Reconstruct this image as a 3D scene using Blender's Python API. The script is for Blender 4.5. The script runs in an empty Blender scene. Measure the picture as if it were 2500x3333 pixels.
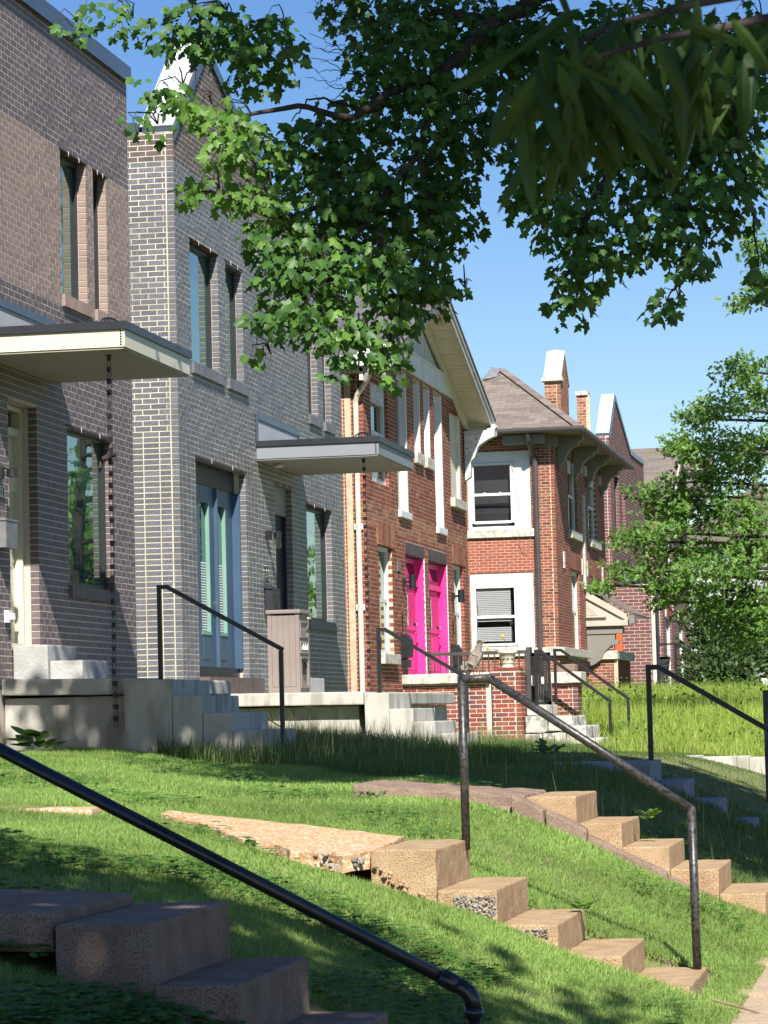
import bpy, bmesh, math, random
import numpy as np
from mathutils import Vector, Matrix, noise

random.seed(7); rng = np.random.default_rng(7)
scene = bpy.context.scene
col = scene.collection

# ------------------------------------------------------------------ camera
# street runs along +Y, the house fronts stand on x = -8.9, the camera stands on the pavement
FPX, CX, CY = 9600.0, 1250.0, 1666.5
CAM = Vector((0, 0, 1.5))
_dy = Vector(((3045 - CX) / FPX, (2285 - CY) / FPX, 1.0)).normalized()
_t = .025
_up = Vector((-_t, -1, (_t * _dy.x + _dy.y) / _dy.z)).normalized()
_rx = _dy.cross(_up)
def axis(i): return Vector((_rx[i], _dy[i], _up[i]))
cam_d = bpy.data.cameras.new('camera'); cam = bpy.data.objects.new('camera', cam_d); col.objects.link(cam)
cr, cd, cf = axis(0), axis(1), axis(2)
cam.matrix_world = Matrix(((cr.x, -cd.x, -cf.x, CAM.x), (cr.y, -cd.y, -cf.y, CAM.y), (cr.z, -cd.z, -cf.z, CAM.z), (0, 0, 0, 1)))
cam_d.sensor_fit = 'HORIZONTAL'; cam_d.sensor_width = 36; cam_d.lens = FPX / 2500 * 36
cam_d.clip_start = .1; cam_d.clip_end = 3000
cam_d.dof.use_dof = True; cam_d.dof.focus_distance = 24; cam_d.dof.aperture_fstop = 40
scene.camera = cam
def P(px, py, X=None, Y=None, Z=None):
    "survey: the point where the sight line of a photo pixel meets the plane x = X, y = Y or z = Z"
    d = cr * ((px - CX) / FPX) + cd * ((py - CY) / FPX) + cf
    t = (X - CAM.x) / d.x if X is not None else (Y - CAM.y) / d.y if Y is not None else (Z - CAM.z) / d.z
    return CAM + d * t
def proj(p):
    q = Vector(p) - CAM; z = q.dot(cf)
    return (q.dot(cr) / z * FPX + CX, q.dot(cd) / z * FPX + CY, z)

# ------------------------------------------------------------------ sky, sun, exposure
SUN = Vector((.32, -.97, 1.0)).normalized()          # towards the sun
world = bpy.data.worlds.new('World'); scene.world = world; world.use_nodes = True
wn = world.node_tree
sky = wn.nodes.new('ShaderNodeTexSky'); sky.sky_type = 'NISHITA'; sky.sun_disc = False
sky.sun_elevation = math.asin(SUN.z); sky.sun_rotation = math.atan2(SUN.x, SUN.y)
sky.air_density = 1.0; sky.dust_density = .35; sky.ozone_density = 2.2
hsv = wn.nodes.new('ShaderNodeHueSaturation'); hsv.inputs['Saturation'].default_value = 1.3; hsv.inputs['Hue'].default_value = .512; wn.links.new(sky.outputs[0], hsv.inputs['Color']); wn.links.new(hsv.outputs[0], wn.nodes['Background'].inputs[0])
wn.nodes['Background'].inputs[1].default_value = .072
sun_d = bpy.data.lights.new('sun', 'SUN'); sun_d.energy = 5.0; sun_d.angle = math.radians(.55); sun_d.color = (1, .955, .88)
sun = bpy.data.objects.new('sun', sun_d); col.objects.link(sun)
sun.rotation_euler = (-SUN).to_track_quat('-Z', 'Y').to_euler(); sun.location = (10, -30, 40)
vs = scene.view_settings
vs.view_transform = 'Standard'; vs.look = 'None'; vs.exposure = .85; vs.gamma = 1; vs.use_curve_mapping = False
scene.render.engine = 'CYCLES'
cy = scene.cycles
cy.use_denoising = True; cy.max_bounces = 5; cy.diffuse_bounces = 2; cy.glossy_bounces = 3; cy.transmission_bounces = 4
cy.transparent_max_bounces = 8; cy.caustics_reflective = False; cy.caustics_refractive = False
cy.sample_clamp_indirect = 6

# ------------------------------------------------------------------ materials
def lin(r, g, b):
    f = lambda c: (c / 255 / 12.92) if c / 255 <= .04045 else ((c / 255 + .055) / 1.055) ** 2.4
    return (f(r), f(g), f(b), 1)
MATS = {}
def mat(name, c1, c2=None, scale=6.0, rough=.85, bump=0.0, bscale=60.0, rnd=0.0, spec=.4, metal=0.0,
        c3=None, s3=30.0, lo=.35, hi=.65, stretch=(1, 1, 1), bdist=.004):
    m = bpy.data.materials.new(name); m.use_nodes = True; t = m.node_tree; n = t.nodes; L = t.links
    bs = n['Principled BSDF']; bs.inputs['Roughness'].default_value = rough; bs.inputs['Metallic'].default_value = metal
    bs.inputs['Specular IOR Level'].default_value = spec
    tc = n.new('ShaderNodeTexCoord'); mp = n.new('ShaderNodeMapping'); mp.inputs['Scale'].default_value = stretch
    L.new(tc.outputs['Object'], mp.inputs[0])
    def nz(s, det=5):
        x = n.new('ShaderNodeTexNoise'); x.inputs['Scale'].default_value = s; x.inputs['Detail'].default_value = det
        L.new(mp.outputs[0], x.inputs['Vector']); return x
    def ramp(src, a, b):
        r = n.new('ShaderNodeMapRange'); r.inputs[1].default_value = a; r.inputs[2].default_value = b
        L.new(src, r.inputs[0]); return r.outputs[0]
    def mix(f, a, b):
        x = n.new('ShaderNodeMix'); x.data_type = 'RGBA'; L.new(f, x.inputs[0])
        for k, v in ((6, a), (7, b)):
            if isinstance(v, tuple): x.inputs[k].default_value = v
            else: L.new(v, x.inputs[k])
        return x.outputs[2]
    c = mix(ramp(nz(scale).outputs[0], lo, hi), c1, c2 or c1)
    if c3: c = mix(ramp(nz(s3, 3).outputs[0], .5, .62), c, c3)
    if rnd:
        ge = n.new('ShaderNodeNewGeometry'); oi = n.new('ShaderNodeObjectInfo')
        ad = n.new('ShaderNodeMath'); ad.operation = 'ADD'; L.new(ge.outputs['Random Per Island'], ad.inputs[0]); L.new(oi.outputs['Random'], ad.inputs[1])
        fr = n.new('ShaderNodeMath'); fr.operation = 'FRACT'; L.new(ad.outputs[0], fr.inputs[0])
        mr = n.new('ShaderNodeMapRange'); mr.inputs[3].default_value = 1 - rnd; mr.inputs[4].default_value = 1 + rnd; L.new(fr.outputs[0], mr.inputs[0])
        hs = n.new('ShaderNodeHueSaturation'); L.new(mr.outputs[0], hs.inputs['Value']); L.new(c, hs.inputs['Color']); c = hs.outputs[0]
        m2 = n.new('ShaderNodeMath'); m2.operation = 'MULTIPLY_ADD'; m2.inputs[1].default_value = 7.13; m2.inputs[2].default_value = .2; L.new(fr.outputs[0], m2.inputs[0])
        f2 = n.new('ShaderNodeMath'); f2.operation = 'FRACT'; L.new(m2.outputs[0], f2.inputs[0])
        mh = n.new('ShaderNodeMapRange'); mh.inputs[3].default_value = .5 - .035 * rnd; mh.inputs[4].default_value = .5 + .035 * rnd; L.new(f2.outputs[0], mh.inputs[0]); L.new(mh.outputs[0], hs.inputs['Hue'])
    L.new(c, bs.inputs['Base Color'])
    if bump:
        b = n.new('ShaderNodeBump'); b.inputs['Strength'].default_value = bump; b.inputs['Distance'].default_value = bdist
        L.new(nz(bscale, 4).outputs[0], b.inputs['Height']); L.new(b.outputs[0], bs.inputs['Normal'])
    MATS[name] = m; return m
def leafmat(name, c1, c2, tr=.35, gloss=.35, rough=.4, trc=None):
    m = bpy.data.materials.new(name); m.use_nodes = True; t = m.node_tree; n = t.nodes; L = t.links
    n.remove(n['Principled BSDF']); out = n['Material Output']
    ge = n.new('ShaderNodeNewGeometry'); oi = n.new('ShaderNodeObjectInfo')
    ad = n.new('ShaderNodeMath'); ad.operation = 'ADD'; L.new(ge.outputs['Random Per Island'], ad.inputs[0]); L.new(oi.outputs['Random'], ad.inputs[1])
    fr = n.new('ShaderNodeMath'); fr.operation = 'FRACT'; L.new(ad.outputs[0], fr.inputs[0])
    mx = n.new('ShaderNodeMix'); mx.data_type = 'RGBA'; L.new(fr.outputs[0], mx.inputs[0]); mx.inputs[6].default_value = c1; mx.inputs[7].default_value = c2
    tc = n.new('ShaderNodeTexCoord'); nz = n.new('ShaderNodeTexNoise'); nz.inputs['Scale'].default_value = .9; L.new(tc.outputs['Object'], nz.inputs['Vector'])
    mr = n.new('ShaderNodeMapRange'); mr.inputs[1].default_value = .3; mr.inputs[2].default_value = .7; mr.inputs[3].default_value = .75; mr.inputs[4].default_value = 1.25; L.new(nz.outputs[0], mr.inputs[0])
    hs = n.new('ShaderNodeHueSaturation'); L.new(mx.outputs[2], hs.inputs['Color']); L.new(mr.outputs[0], hs.inputs['Value'])
    bs = n.new('ShaderNodeBsdfPrincipled'); bs.inputs['Roughness'].default_value = rough; bs.inputs['Specular IOR Level'].default_value = gloss
    L.new(hs.outputs[0], bs.inputs['Base Color'])
    ts = n.new('ShaderNodeBsdfTranslucent'); h2 = n.new('ShaderNodeHueSaturation'); h2.inputs['Hue'].default_value = .485; h2.inputs['Value'].default_value = 1.6; h2.inputs['Saturation'].default_value = 1.1
    L.new(hs.outputs[0], h2.inputs['Color']); L.new(h2.outputs[0], ts.inputs[0])
    ms = n.new('ShaderNodeMixShader'); ms.inputs[0].default_value = tr; L.new(bs.outputs[0], ms.inputs[1]); L.new(ts.outputs[0], ms.inputs[2]); L.new(ms.outputs[0], out.inputs[0])
    MATS[name] = m; return m
def glassmat(name, tint, dark, clear=0.0, ior=4.0):
    m = bpy.data.materials.new(name); m.use_nodes = True; t = m.node_tree; n = t.nodes; L = t.links
    n.remove(n['Principled BSDF']); out = n['Material Output']
    lw = n.new('ShaderNodeLayerWeight'); lw.inputs[0].default_value = .5
    pw = n.new('ShaderNodeMath'); pw.operation = 'POWER'; L.new(lw.outputs['Facing'], pw.inputs[0]); pw.inputs[1].default_value = ior
    fz = n.new('ShaderNodeMath'); fz.operation = 'MULTIPLY_ADD'; L.new(pw.outputs[0], fz.inputs[0]); fz.inputs[1].default_value = .92; fz.inputs[2].default_value = .06
    gl = n.new('ShaderNodeBsdfGlossy'); gl.inputs['Roughness'].default_value = .015; gl.inputs[0].default_value = tint
    nz = n.new('ShaderNodeTexNoise'); nz.inputs['Scale'].default_value = 2.2; bp = n.new('ShaderNodeBump'); bp.inputs['Strength'].default_value = .035; bp.inputs['Distance'].default_value = .02
    tc = n.new('ShaderNodeTexCoord'); L.new(tc.outputs['Object'], nz.inputs['Vector']); L.new(nz.outputs[0], bp.inputs['Height']); L.new(bp.outputs[0], gl.inputs['Normal'])
    if clear:
        b = n.new('ShaderNodeBsdfTransparent'); b.inputs[0].default_value = (clear, clear, clear, 1)
    else:
        b = n.new('ShaderNodeBsdfDiffuse'); b.inputs[0].default_value = dark
    ms = n.new('ShaderNodeMixShader'); L.new(fz.outputs[0], ms.inputs[0]); L.new(b.outputs[0], ms.inputs[1]); L.new(gl.outputs[0], ms.inputs[2]); L.new(ms.outputs[0], out.inputs[0])
    MATS[name] = m; return m
M = MATS
mat('brick_dark', (.115, .088, .098, 1), (.16, .12, .125, 1), 9, .6, .35, 120, .16, spec=.5)
mat('brick_tan', (.27, .20, .175, 1), (.33, .24, .205, 1), 6, .75, .3, 120, .1)
mat('brick_grey', (.085, .088, .105, 1), (.125, .125, .14, 1), 30, .5, .45, 160, .2, spec=.55, c3=(.2, .2, .215, 1), s3=120)
mat('brick_brown', (.10, .075, .07, 1), (.135, .10, .09, 1), 12, .7, .3, 120, .12)
mat('brick_red', (.20, .047, .026, 1), (.28, .075, .040, 1), 14, .85, .6, 90, .3, c3=(.15, .05, .04, 1), s3=40)
mat('brick_red_old', (.27, .10, .055, 1), (.36, .16, .085, 1), 10, .85, .6, 90, .35, c3=(.14, .05, .04, 1), s3=30)
mat('brick_red_mixed', (.24, .075, .045, 1), (.17, .065, .05, 1), 7, .85, .5, 90, .5)
mat('brick_red_painted', (.28, .068, .045, 1), (.31, .08, .05, 1), 4, .7, .3, 90, .1)
mat('brick_maroon', (.125, .05, .048, 1), (.17, .066, .06, 1), 9, .75, .3, 90, .2)
mat('mortar_cream', (.56, .52, .40, 1), (.64, .60, .47, 1), 3, .95, .4, 80, c3=(.44, .41, .33, 1), s3=1.3)
mat('mortar_pink', (.52, .45, .38, 1), (.60, .525, .44, 1), 14, .95, .4, 80)
mat('mortar_old', (.47, .365, .255, 1), (.58, .47, .33, 1), 9, .95, .6, 60)
mat('mortar_pale', (.55, .49, .42, 1), (.62, .57, .5, 1), 9, .95, .4, 60)
mat('metal_dark', (.022, .024, .03, 1), (.03, .032, .04, 1), 3, .38, spec=.5)
mat('metal_coping', (.06, .075, .10, 1), (.085, .10, .13, 1), 2, .3, spec=.6, metal=.2)
mat('metal_black', (.010, .010, .012, 1), (.018, .018, .02, 1), 8, .42, .1, 90, spec=.5)
mat('pipe_black', (.008, .008, .010, 1), (.02, .019, .02, 1), 18, .3, .35, 60, spec=.6, bdist=.002)
mat('pipe_worn', (.045, .042, .042, 1), (.09, .085, .08, 1), 16, .42, .3, 90, spec=.6, metal=.45, c3=(.025, .022, .022, 1), s3=45, bdist=.002)
mat('paint_cream', (.62, .60, .46, 1), (.66, .64, .5, 1), 1.5, .45, spec=.4)
mat('paint_cream_spout', (.60, .55, .43, 1), (.68, .63, .52, 1), 5, .55)
mat('paint_greyblue', (.22, .235, .255, 1), (.24, .255, .275, 1), 1.5, .5)
mat('soffit_beige', (.36, .345, .27, 1), (.40, .38, .3, 1), 1.2, .7)
mat('soffit_grey', (.25, .24, .22, 1), (.28, .27, .25, 1), 1.2, .7)
mat('paint_navy', (.045, .085, .145, 1), (.055, .10, .165, 1), 2, .42, spec=.5)
mat('paint_navy_dark', (.008, .011, .022, 1), (.012, .016, .03, 1), 2, .4)
mat('paint_teal', (.17, .31, .27, 1), (.2, .35, .3, 1), 3, .5)
mat('paint_white', (.66, .66, .65, 1), (.74, .74, .73, 1), 3, .6, .15, 30)
mat('paint_white_old', (.50, .51, .51, 1), (.66, .66, .64, 1), 5, .75, .3, 30, c3=(.40, .41, .42, 1), s3=12)
mat('paint_pink', (.80, .035, .25, 1), (.86, .05, .29, 1), 2, .42, .1, 20, spec=.45)
mat('paint_pink_dark', (.14, .03, .055, 1), (.18, .045, .07, 1), 6, .7, .2, 40)
mat('paint_plum', (.075, .05, .06, 1), (.11, .075, .085, 1), 5, .7)
mat('paint_taupe', (.19, .178, .16, 1), (.22, .205, .185, 1), 2, .7)
mat('paint_taupe_light', (.42, .385, .32, 1), (.47, .43, .36, 1), 4, .75)
mat('paint_orange', (.80, .11, .03, 1), (.84, .13, .04, 1), 2, .5)
mat('membrane_white', (.42, .43, .44, 1), (.50, .51, .52, 1), 3, .6)
mat('gutter_brown', (.055, .049, .047, 1), (.075, .066, .062, 1), 3, .45)
mat('steel_rust', (.075, .042, .03, 1), (.11, .065, .045, 1), 10, .8)
mat('resin_taupe', (.235, .19, .17, 1), (.255, .21, .19, 1), 3, .55)
mat('blind_white', (.62, .63, .64, 1), None, 3, .7)
mat('blind_pale', (.46, .50, .46, 1), None, 3, .7)
mat('room_dark', (.03, .03, .032, 1), (.05, .05, .05, 1), .6, .9)
mat('limestone', (.50, .46, .385, 1), (.62, .58, .5, 1), 6, .9, .5, 40, c3=(.36, .34, .3, 1), s3=9)
mat('limestone_rough', (.42, .40, .355, 1), (.62, .59, .54, 1), 5, .95, .9, 26, c3=(.26, .25, .23, 1), s3=7, bdist=.012)
mat('concrete_new', (.42, .405, .355, 1), (.52, .50, .44, 1), 3, .9, .3, 70, c3=(.33, .31, .26, 1), s3=5, stretch=(1, 1, .35))
mat('concrete_white', (.36, .355, .34, 1), (.43, .425, .41, 1), 6, .9, .8, 34, bdist=.008)
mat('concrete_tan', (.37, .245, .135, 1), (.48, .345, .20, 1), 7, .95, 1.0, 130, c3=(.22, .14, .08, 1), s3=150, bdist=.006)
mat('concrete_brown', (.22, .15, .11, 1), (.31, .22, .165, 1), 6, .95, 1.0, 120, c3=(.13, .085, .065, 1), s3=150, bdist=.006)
mat('concrete_lichen', (.44, .32, .19, 1), (.50, .21, .065, 1), 20, .95, .9, 90, c3=(.55, .48, .36, 1), s3=45, bdist=.006, stretch=(1, 1, 1))
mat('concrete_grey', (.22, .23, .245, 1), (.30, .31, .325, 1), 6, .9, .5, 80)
mat('concrete_walk', (.34, .30, .25, 1), (.46, .41, .34, 1), 4, .95, .7, 90, c3=(.22, .19, .16, 1), s3=20)
mat('pebble', (.36, .31, .26, 1), (.22, .18, .15, 1), 20, .9, rnd=.4)
mat('dirt', (.055, .042, .03, 1), (.10, .078, .055, 1), 12, 1, .8, 40)
mat('lawn_soil', (.11, .14, .035, 1), (.16, .19, .055, 1), 7, 1, .7, 50, c3=(.17, .15, .08, 1), s3=9)
mat('asphalt', (.05, .05, .052, 1), (.065, .064, .066, 1), 30, .95, .3, 150)
mat('sidewalk', (.40, .30, .20, 1), (.48, .37, .26, 1), 8, .95, .6, 100, c3=(.3, .21, .13, 1), s3=90)
mat('shingle_brown', (.155, .125, .105, 1), (.20, .165, .14, 1), 30, .95, .6, 140, .2)
mat('shingle_grey', (.095, .09, .095, 1), (.13, .122, .125, 1), 30, .95, .6, 140, .2)
mat('shingle_far', (.145, .118, .10, 1), (.18, .15, .13, 1), 30, .95, .4, 90, .15)
mat('flashing', (.14, .145, .155, 1), (.2, .2, .21, 1), 8, .55)
mat('siding', (.36, .385, .37, 1), (.39, .41, .395, 1), 3, .7)
mat('stucco', (.36, .32, .26, 1), (.45, .405, .335, 1), 8, .95, .8, 45, bdist=.01)
mat('bark', (.028, .023, .02, 1), (.055, .045, .038, 1), 14, .95, .8, 30, stretch=(1, 1, .3), bdist=.015)
mat('twig', (.03, .022, .018, 1), (.05, .037, .03, 1), 14, .8)
mat('twig_green', (.08, .09, .03, 1), (.06, .055, .025, 1), 14, .7)
mat('stick', (.16, .11, .075, 1), (.22, .16, .11, 1), 14, .9)
mat('chain_grey', (.02, .02, .022, 1), (.04, .04, .042, 1), 8, .4, spec=.6, metal=.5)
mat('nickel', (.6, .6, .6, 1), None, 3, .18, metal=1)
mat('plastic_white', (.7, .7, .7, 1), None, 3, .3)
mat('pot_cream', (.62, .60, .47, 1), (.66, .64, .52, 1), 8, .35)
mat('pot_green', (.045, .10, .055, 1), (.06, .12, .06, 1), 8, .4)
mat('pot_motif', (.03, .04, .06, 1), None, 8, .4)
mat('petal_yellow', (.75, .55, .04, 1), None, 8, .6)
mat('feather_grey', (.20, .165, .13, 1), (.26, .215, .17, 1), 40, .9, .5, 90, stretch=(1, 1, .4))
mat('feather_dark', (.045, .038, .035, 1), (.085, .07, .06, 1), 40, .85)
mat('feather_pale', (.42, .38, .33, 1), (.5, .46, .4, 1), 40, .9)
mat('beak_yellow', (.32, .2, .05, 1), None, 40, .5)
mat('leg_brown', (.16, .09, .06, 1), None, 40, .6)
mat('eye_black', (.005, .005, .005, 1), None, 40, .15)
mat('wire', (.30, .26, .2, 1), None, 40, .6)
mat('terra_dark', (.03, .03, .034, 1), None, 4, .6)
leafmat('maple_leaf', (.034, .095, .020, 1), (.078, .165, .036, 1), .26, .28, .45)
leafmat('maple_leaf_lit_tint', (.075, .175, .028, 1), (.15, .27, .05, 1), .32, .28, .45)  # brighter maple green; sunlight on the outer sprays is put into this colour
leafmat('maple_leaf_young', (.10, .19, .035, 1), (.14, .23, .05, 1), .4, .4, .4)
leafmat('willow_leaf', (.025, .060, .012, 1), (.055, .10, .020, 1), .4, .25, .5)
leafmat('oak_leaf', (.075, .17, .03, 1), (.16, .28, .055, 1), .35, .3, .45)
leafmat('shrub_leaf', (.04, .075, .022, 1), (.075, .125, .04, 1), .3, .35, .5)
leafmat('weed_leaf', (.09, .18, .03, 1), (.14, .25, .05, 1), .4, .3, .5)
leafmat('lawn_blade', (.15, .275, .055, 1), (.32, .42, .13, 1), .35, .25, .55)
leafmat('long_blade', (.07, .13, .03, 1), (.13, .20, .055, 1), .35, .3, .5)
leafmat('field_blade', (.22, .33, .05, 1), (.38, .46, .11, 1), .4, .25, .55)
leafmat('seed_head', (.26, .26, .12, 1), (.36, .33, .18, 1), .4, .2, .7)
leafmat('clover_leaf', (.06, .15, .03, 1), (.11, .22, .045, 1), .35, .3, .5)
leafmat('yucca_leaf', (.05, .045, .05, 1), (.09, .08, .075, 1), .2, .3, .5)
glassmat('glass_dark', (.85, .95, .88, 1), (.012, .02, .017, 1))
glassmat('glass_green', (.85, .95, .90, 1), (.045, .10, .075, 1), ior=2.6)
glassmat('glass_clear', (1, 1, 1, 1), (0, 0, 0, 1), clear=.92, ior=5.0)

# ------------------------------------------------------------------ mesh building
class B:
    "collects shapes, then links them as ONE mesh object"
    def __init__(s): s.v = []; s.f = []; s.mi = []; s.m = 0
    def add(s, vs, fs):
        o = len(s.v); s.v += [tuple(p) for p in vs]; s.f += [tuple(i + o for i in f) for f in fs]; s.mi += [s.m] * len(fs); return s
    def box(s, x0, x1, y0, y1, z0, z1):
        v = [(x, y, z) for z in (z0, z1) for y in (y0, y1) for x in (x0, x1)]
        return s.add(v, [(0, 2, 3, 1), (4, 5, 7, 6), (0, 1, 5, 4), (2, 6, 7, 3), (0, 4, 6, 2), (1, 3, 7, 5)])
    def obox(s, c, ax, ay, az):
        c, ax, ay, az = map(Vector, (c, ax, ay, az))
        v = [c + ax * i + ay * j + az * k for k in (-1, 1) for j in (-1, 1) for i in (-1, 1)]
        return s.add(v, [(0, 2, 3, 1), (4, 5, 7, 6), (0, 1, 5, 4), (2, 6, 7, 3), (0, 4, 6, 2), (1, 3, 7, 5)])
    def bar(s, a, b, w, h, upv=(0, 0, 1)):
        a, b = Vector(a), Vector(b); d = (b - a); l = d.length; d.normalize()
        sx = d.cross(Vector(upv)); sx = sx.normalized() if sx.length > 1e-4 else Vector((1, 0, 0)); sz = sx.cross(d).normalized()
        return s.obox((a + b) / 2, d * l / 2, sx * w / 2, sz * h / 2)
    def prism(s, poly, d):
        "planar polygon (3D points) swept by vector d"
        poly = [Vector(p) for p in poly]; d = Vector(d); n = len(poly)
        return s.add(poly + [p + d for p in poly], [tuple(range(n))[::-1], tuple(range(n, 2 * n))] + [(i, (i + 1) % n, n + (i + 1) % n, n + i) for i in range(n)])
    def tube(s, pts, r, n=8, caps=True):
        pts = [Vector(p) for p in pts]; k = len(pts); rr = r if isinstance(r, (list, tuple)) else [r] * k
        ref = Vector((0, 0, 1)) if abs((pts[-1] - pts[0]).normalized().z) < .9 else Vector((1, 0, 0)); vs = []
        for i, p in enumerate(pts):
            d = ((pts[min(i + 1, k - 1)] - pts[max(i - 1, 0)]).normalized())
            a = d.cross(ref).normalized(); b = d.cross(a)
            vs += [p + (a * math.cos(2 * math.pi * j / n) + b * math.sin(2 * math.pi * j / n)) * rr[i] for j in range(n)]
        fs = [(i * n + j, i * n + (j + 1) % n, (i + 1) * n + (j + 1) % n, (i + 1) * n + j) for i in range(k - 1) for j in range(n)]
        if caps: fs += [tuple(range(n))[::-1], tuple(range((k - 1) * n, k * n))]
        return s.add(vs, fs)
    def lathe(s, prof, c, n=16):
        "profile [(r, z)] turned about a vertical axis through c"
        c = Vector(c); vs = [c + Vector((r * math.cos(2 * math.pi * j / n), r * math.sin(2 * math.pi * j / n), z)) for r, z in prof for j in range(n)]; k = len(prof)
        return s.add(vs, [(i * n + j, i * n + (j + 1) % n, (i + 1) * n + (j + 1) % n, (i + 1) * n + j) for i in range(k - 1) for j in range(n)] + [tuple(range(n))[::-1], tuple(range((k - 1) * n, k * n))])
    def ell(s, c, r, n=10, m=7, rot=None):
        c = Vector(c); vs = []; fs = []
        for i in range(m + 1):
            th = math.pi * i / m
            for j in range(n):
                p = Vector((r[0] * math.sin(th) * math.cos(2 * math.pi * j / n), r[1] * math.sin(th) * math.sin(2 * math.pi * j / n), r[2] * math.cos(th)))
                vs.append(c + (rot @ p if rot else p))
        for i in range(m):
            for j in range(n): fs.append((i * n + j, (i + 1) * n + j, (i + 1) * n + (j + 1) % n, i * n + (j + 1) % n))
        return s.add(vs, fs)
    def build(s, name, m, parent=None, smooth=False):
        me = bpy.data.meshes.new(name); me.from_pydata(s.v, [], s.f)
        for x in (m if isinstance(m, (list, tuple)) else [m]): me.materials.append(M[x])
        if max(s.mi or [0]): me.polygons.foreach_set('material_index', s.mi)
        if smooth: me.polygons.foreach_set('use_smooth', [True] * len(me.polygons))
        me.validate(); me.update()
        return link(name, me, parent)
def link(name, data, parent=None):
    o = bpy.data.objects.new(name, data); col.objects.link(o)
    if parent is not None:
        o.parent = parent; b = parent.get('_base')
        if b: o.matrix_parent_inverse = Matrix.Translation(-Vector(b))
    return o
def tag(o, label=None, cat=None, group=None, kind=None):
    for k, v in (('label', label), ('category', cat), ('group', group), ('kind', kind)):
        if v: o[k] = v
    return o
BASES = []
def thing(name, loc, label, cat, group=None):
    o = bpy.data.objects.new(name, None); col.objects.link(o); o.empty_display_size = .2
    o.location = loc; o['_base'] = tuple(loc); BASES.append(o)
    return tag(o, label, cat, group)
def structure(o): o['kind'] = 'structure'; return o
def stuff(o): o['kind'] = 'stuff'; return o
def bulk(name, v, f, m, parent=None, smooth=False):
    "big mesh from arrays: v (n,3), f (k,3) triangles"
    v = np.asarray(v, np.float32); f = np.asarray(f, np.int32); me = bpy.data.meshes.new(name)
    me.vertices.add(len(v)); me.vertices.foreach_set('co', v.ravel())
    me.loops.add(f.size); me.loops.foreach_set('vertex_index', f.ravel())
    me.polygons.add(len(f)); me.polygons.foreach_set('loop_start', np.arange(0, f.size, 3, dtype=np.int32))
    if smooth: me.polygons.foreach_set('use_smooth', np.ones(len(f), bool))
    me.materials.append(M[m]); me.update(calc_edges=True); return link(name, me, parent)
def rough_block(b, x0, x1, y0, y1, z0, z1, amp=.006, step=.05, seed=0, bev=.012, freq=9, skew=None):
    "a block with worn edges and an uneven skin"
    bm = bmesh.new(); bmesh.ops.create_cube(bm, size=1)
    for v in bm.verts: v.co = Vector((x0 + (v.co.x + .5) * (x1 - x0), y0 + (v.co.y + .5) * (y1 - y0), z0 + (v.co.z + .5) * (z1 - z0)))
    if bev: bmesh.ops.bevel(bm, geom=bm.edges[:], offset=bev, segments=2, profile=.6, affect='EDGES')
    for _ in range(4):
        es = [e for e in bm.edges if e.calc_length() > step * 1.7]
        if not es: break
        bmesh.ops.subdivide_edges(bm, edges=es, cuts=1, use_grid_fill=True)
    bmesh.ops.triangulate(bm, faces=bm.faces[:])
    vs = []
    for v in bm.verts:
        p = v.co; q = p * freq + Vector((seed * 7.1, seed * 3.3, 0))
        d = Vector((noise.noise(q), noise.noise(q + Vector((31, 0, 0))), noise.noise(q + Vector((0, 57, 0)))))
        vs.append(p + d * amp + (skew(p) if skew else Vector()))
    bm.verts.index_update(); b.add(vs, [[v.index for v in f.verts] for f in bm.faces]); bm.free()

# ------------------------------------------------------------------ laid pieces: bricks, shingles, siding boards
class Field:
    """A surface laid in courses. Frame: origin O, u along the course, v across the courses, n outwards.
    iv(v) gives the (u0, u1) intervals that are covered at height v."""
    def __init__(s, part, O, U, V, N, name='brick', joint=.0118, proud=.0013, depth=.09):
        s.part, s.O, s.U, s.V, s.N, s.name, s.joint, s.proud, s.depth = part, Vector(O), Vector(U), Vector(V), Vector(N), name, joint, proud, depth
        s.items = []
    def lay(s, v0, v1, iv, course, blen, key, bond='run', tilt=0, vbase=0.0):
        k0 = math.floor((v0 - vbase) / course + 1e-6); k = k0
        while vbase + k * course < v1 - .004:
            a, b = max(v0, vbase + k * course), min(v1, vbase + (k + 1) * course); mid = (a + b) / 2
            st = 'stack' if (bond(mid) if callable(bond) else bond) == 'stack' else 'run'
            off = (k % 2) * blen / 2 if st == 'run' else 0
            for (p, q) in iv(mid):
                i = math.floor((p - off) / blen)
                while off + i * blen < q - .012:
                    e0, e1 = max(p, off + i * blen), min(q, off + (i + 1) * blen)
                    if e1 - e0 > .022: s.items.append((e0, e1 - s.joint, a, b - s.joint, key(e0, mid) if callable(key) else key))
                    i += 1
            k += 1
    def verts(s, e0, e1, a, b, j=0.0):
        r = []
        for n in (-s.depth, s.proud + j):
            for (u, v) in ((e0, a), (e1, a), (e1, b), (e0, b)): r.append(s.U * u + s.V * v + s.N * n)
        return r
    FACES = [(4, 5, 6, 7), (0, 1, 5, 4), (1, 2, 6, 5), (2, 3, 7, 6), (3, 0, 4, 7)]
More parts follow.
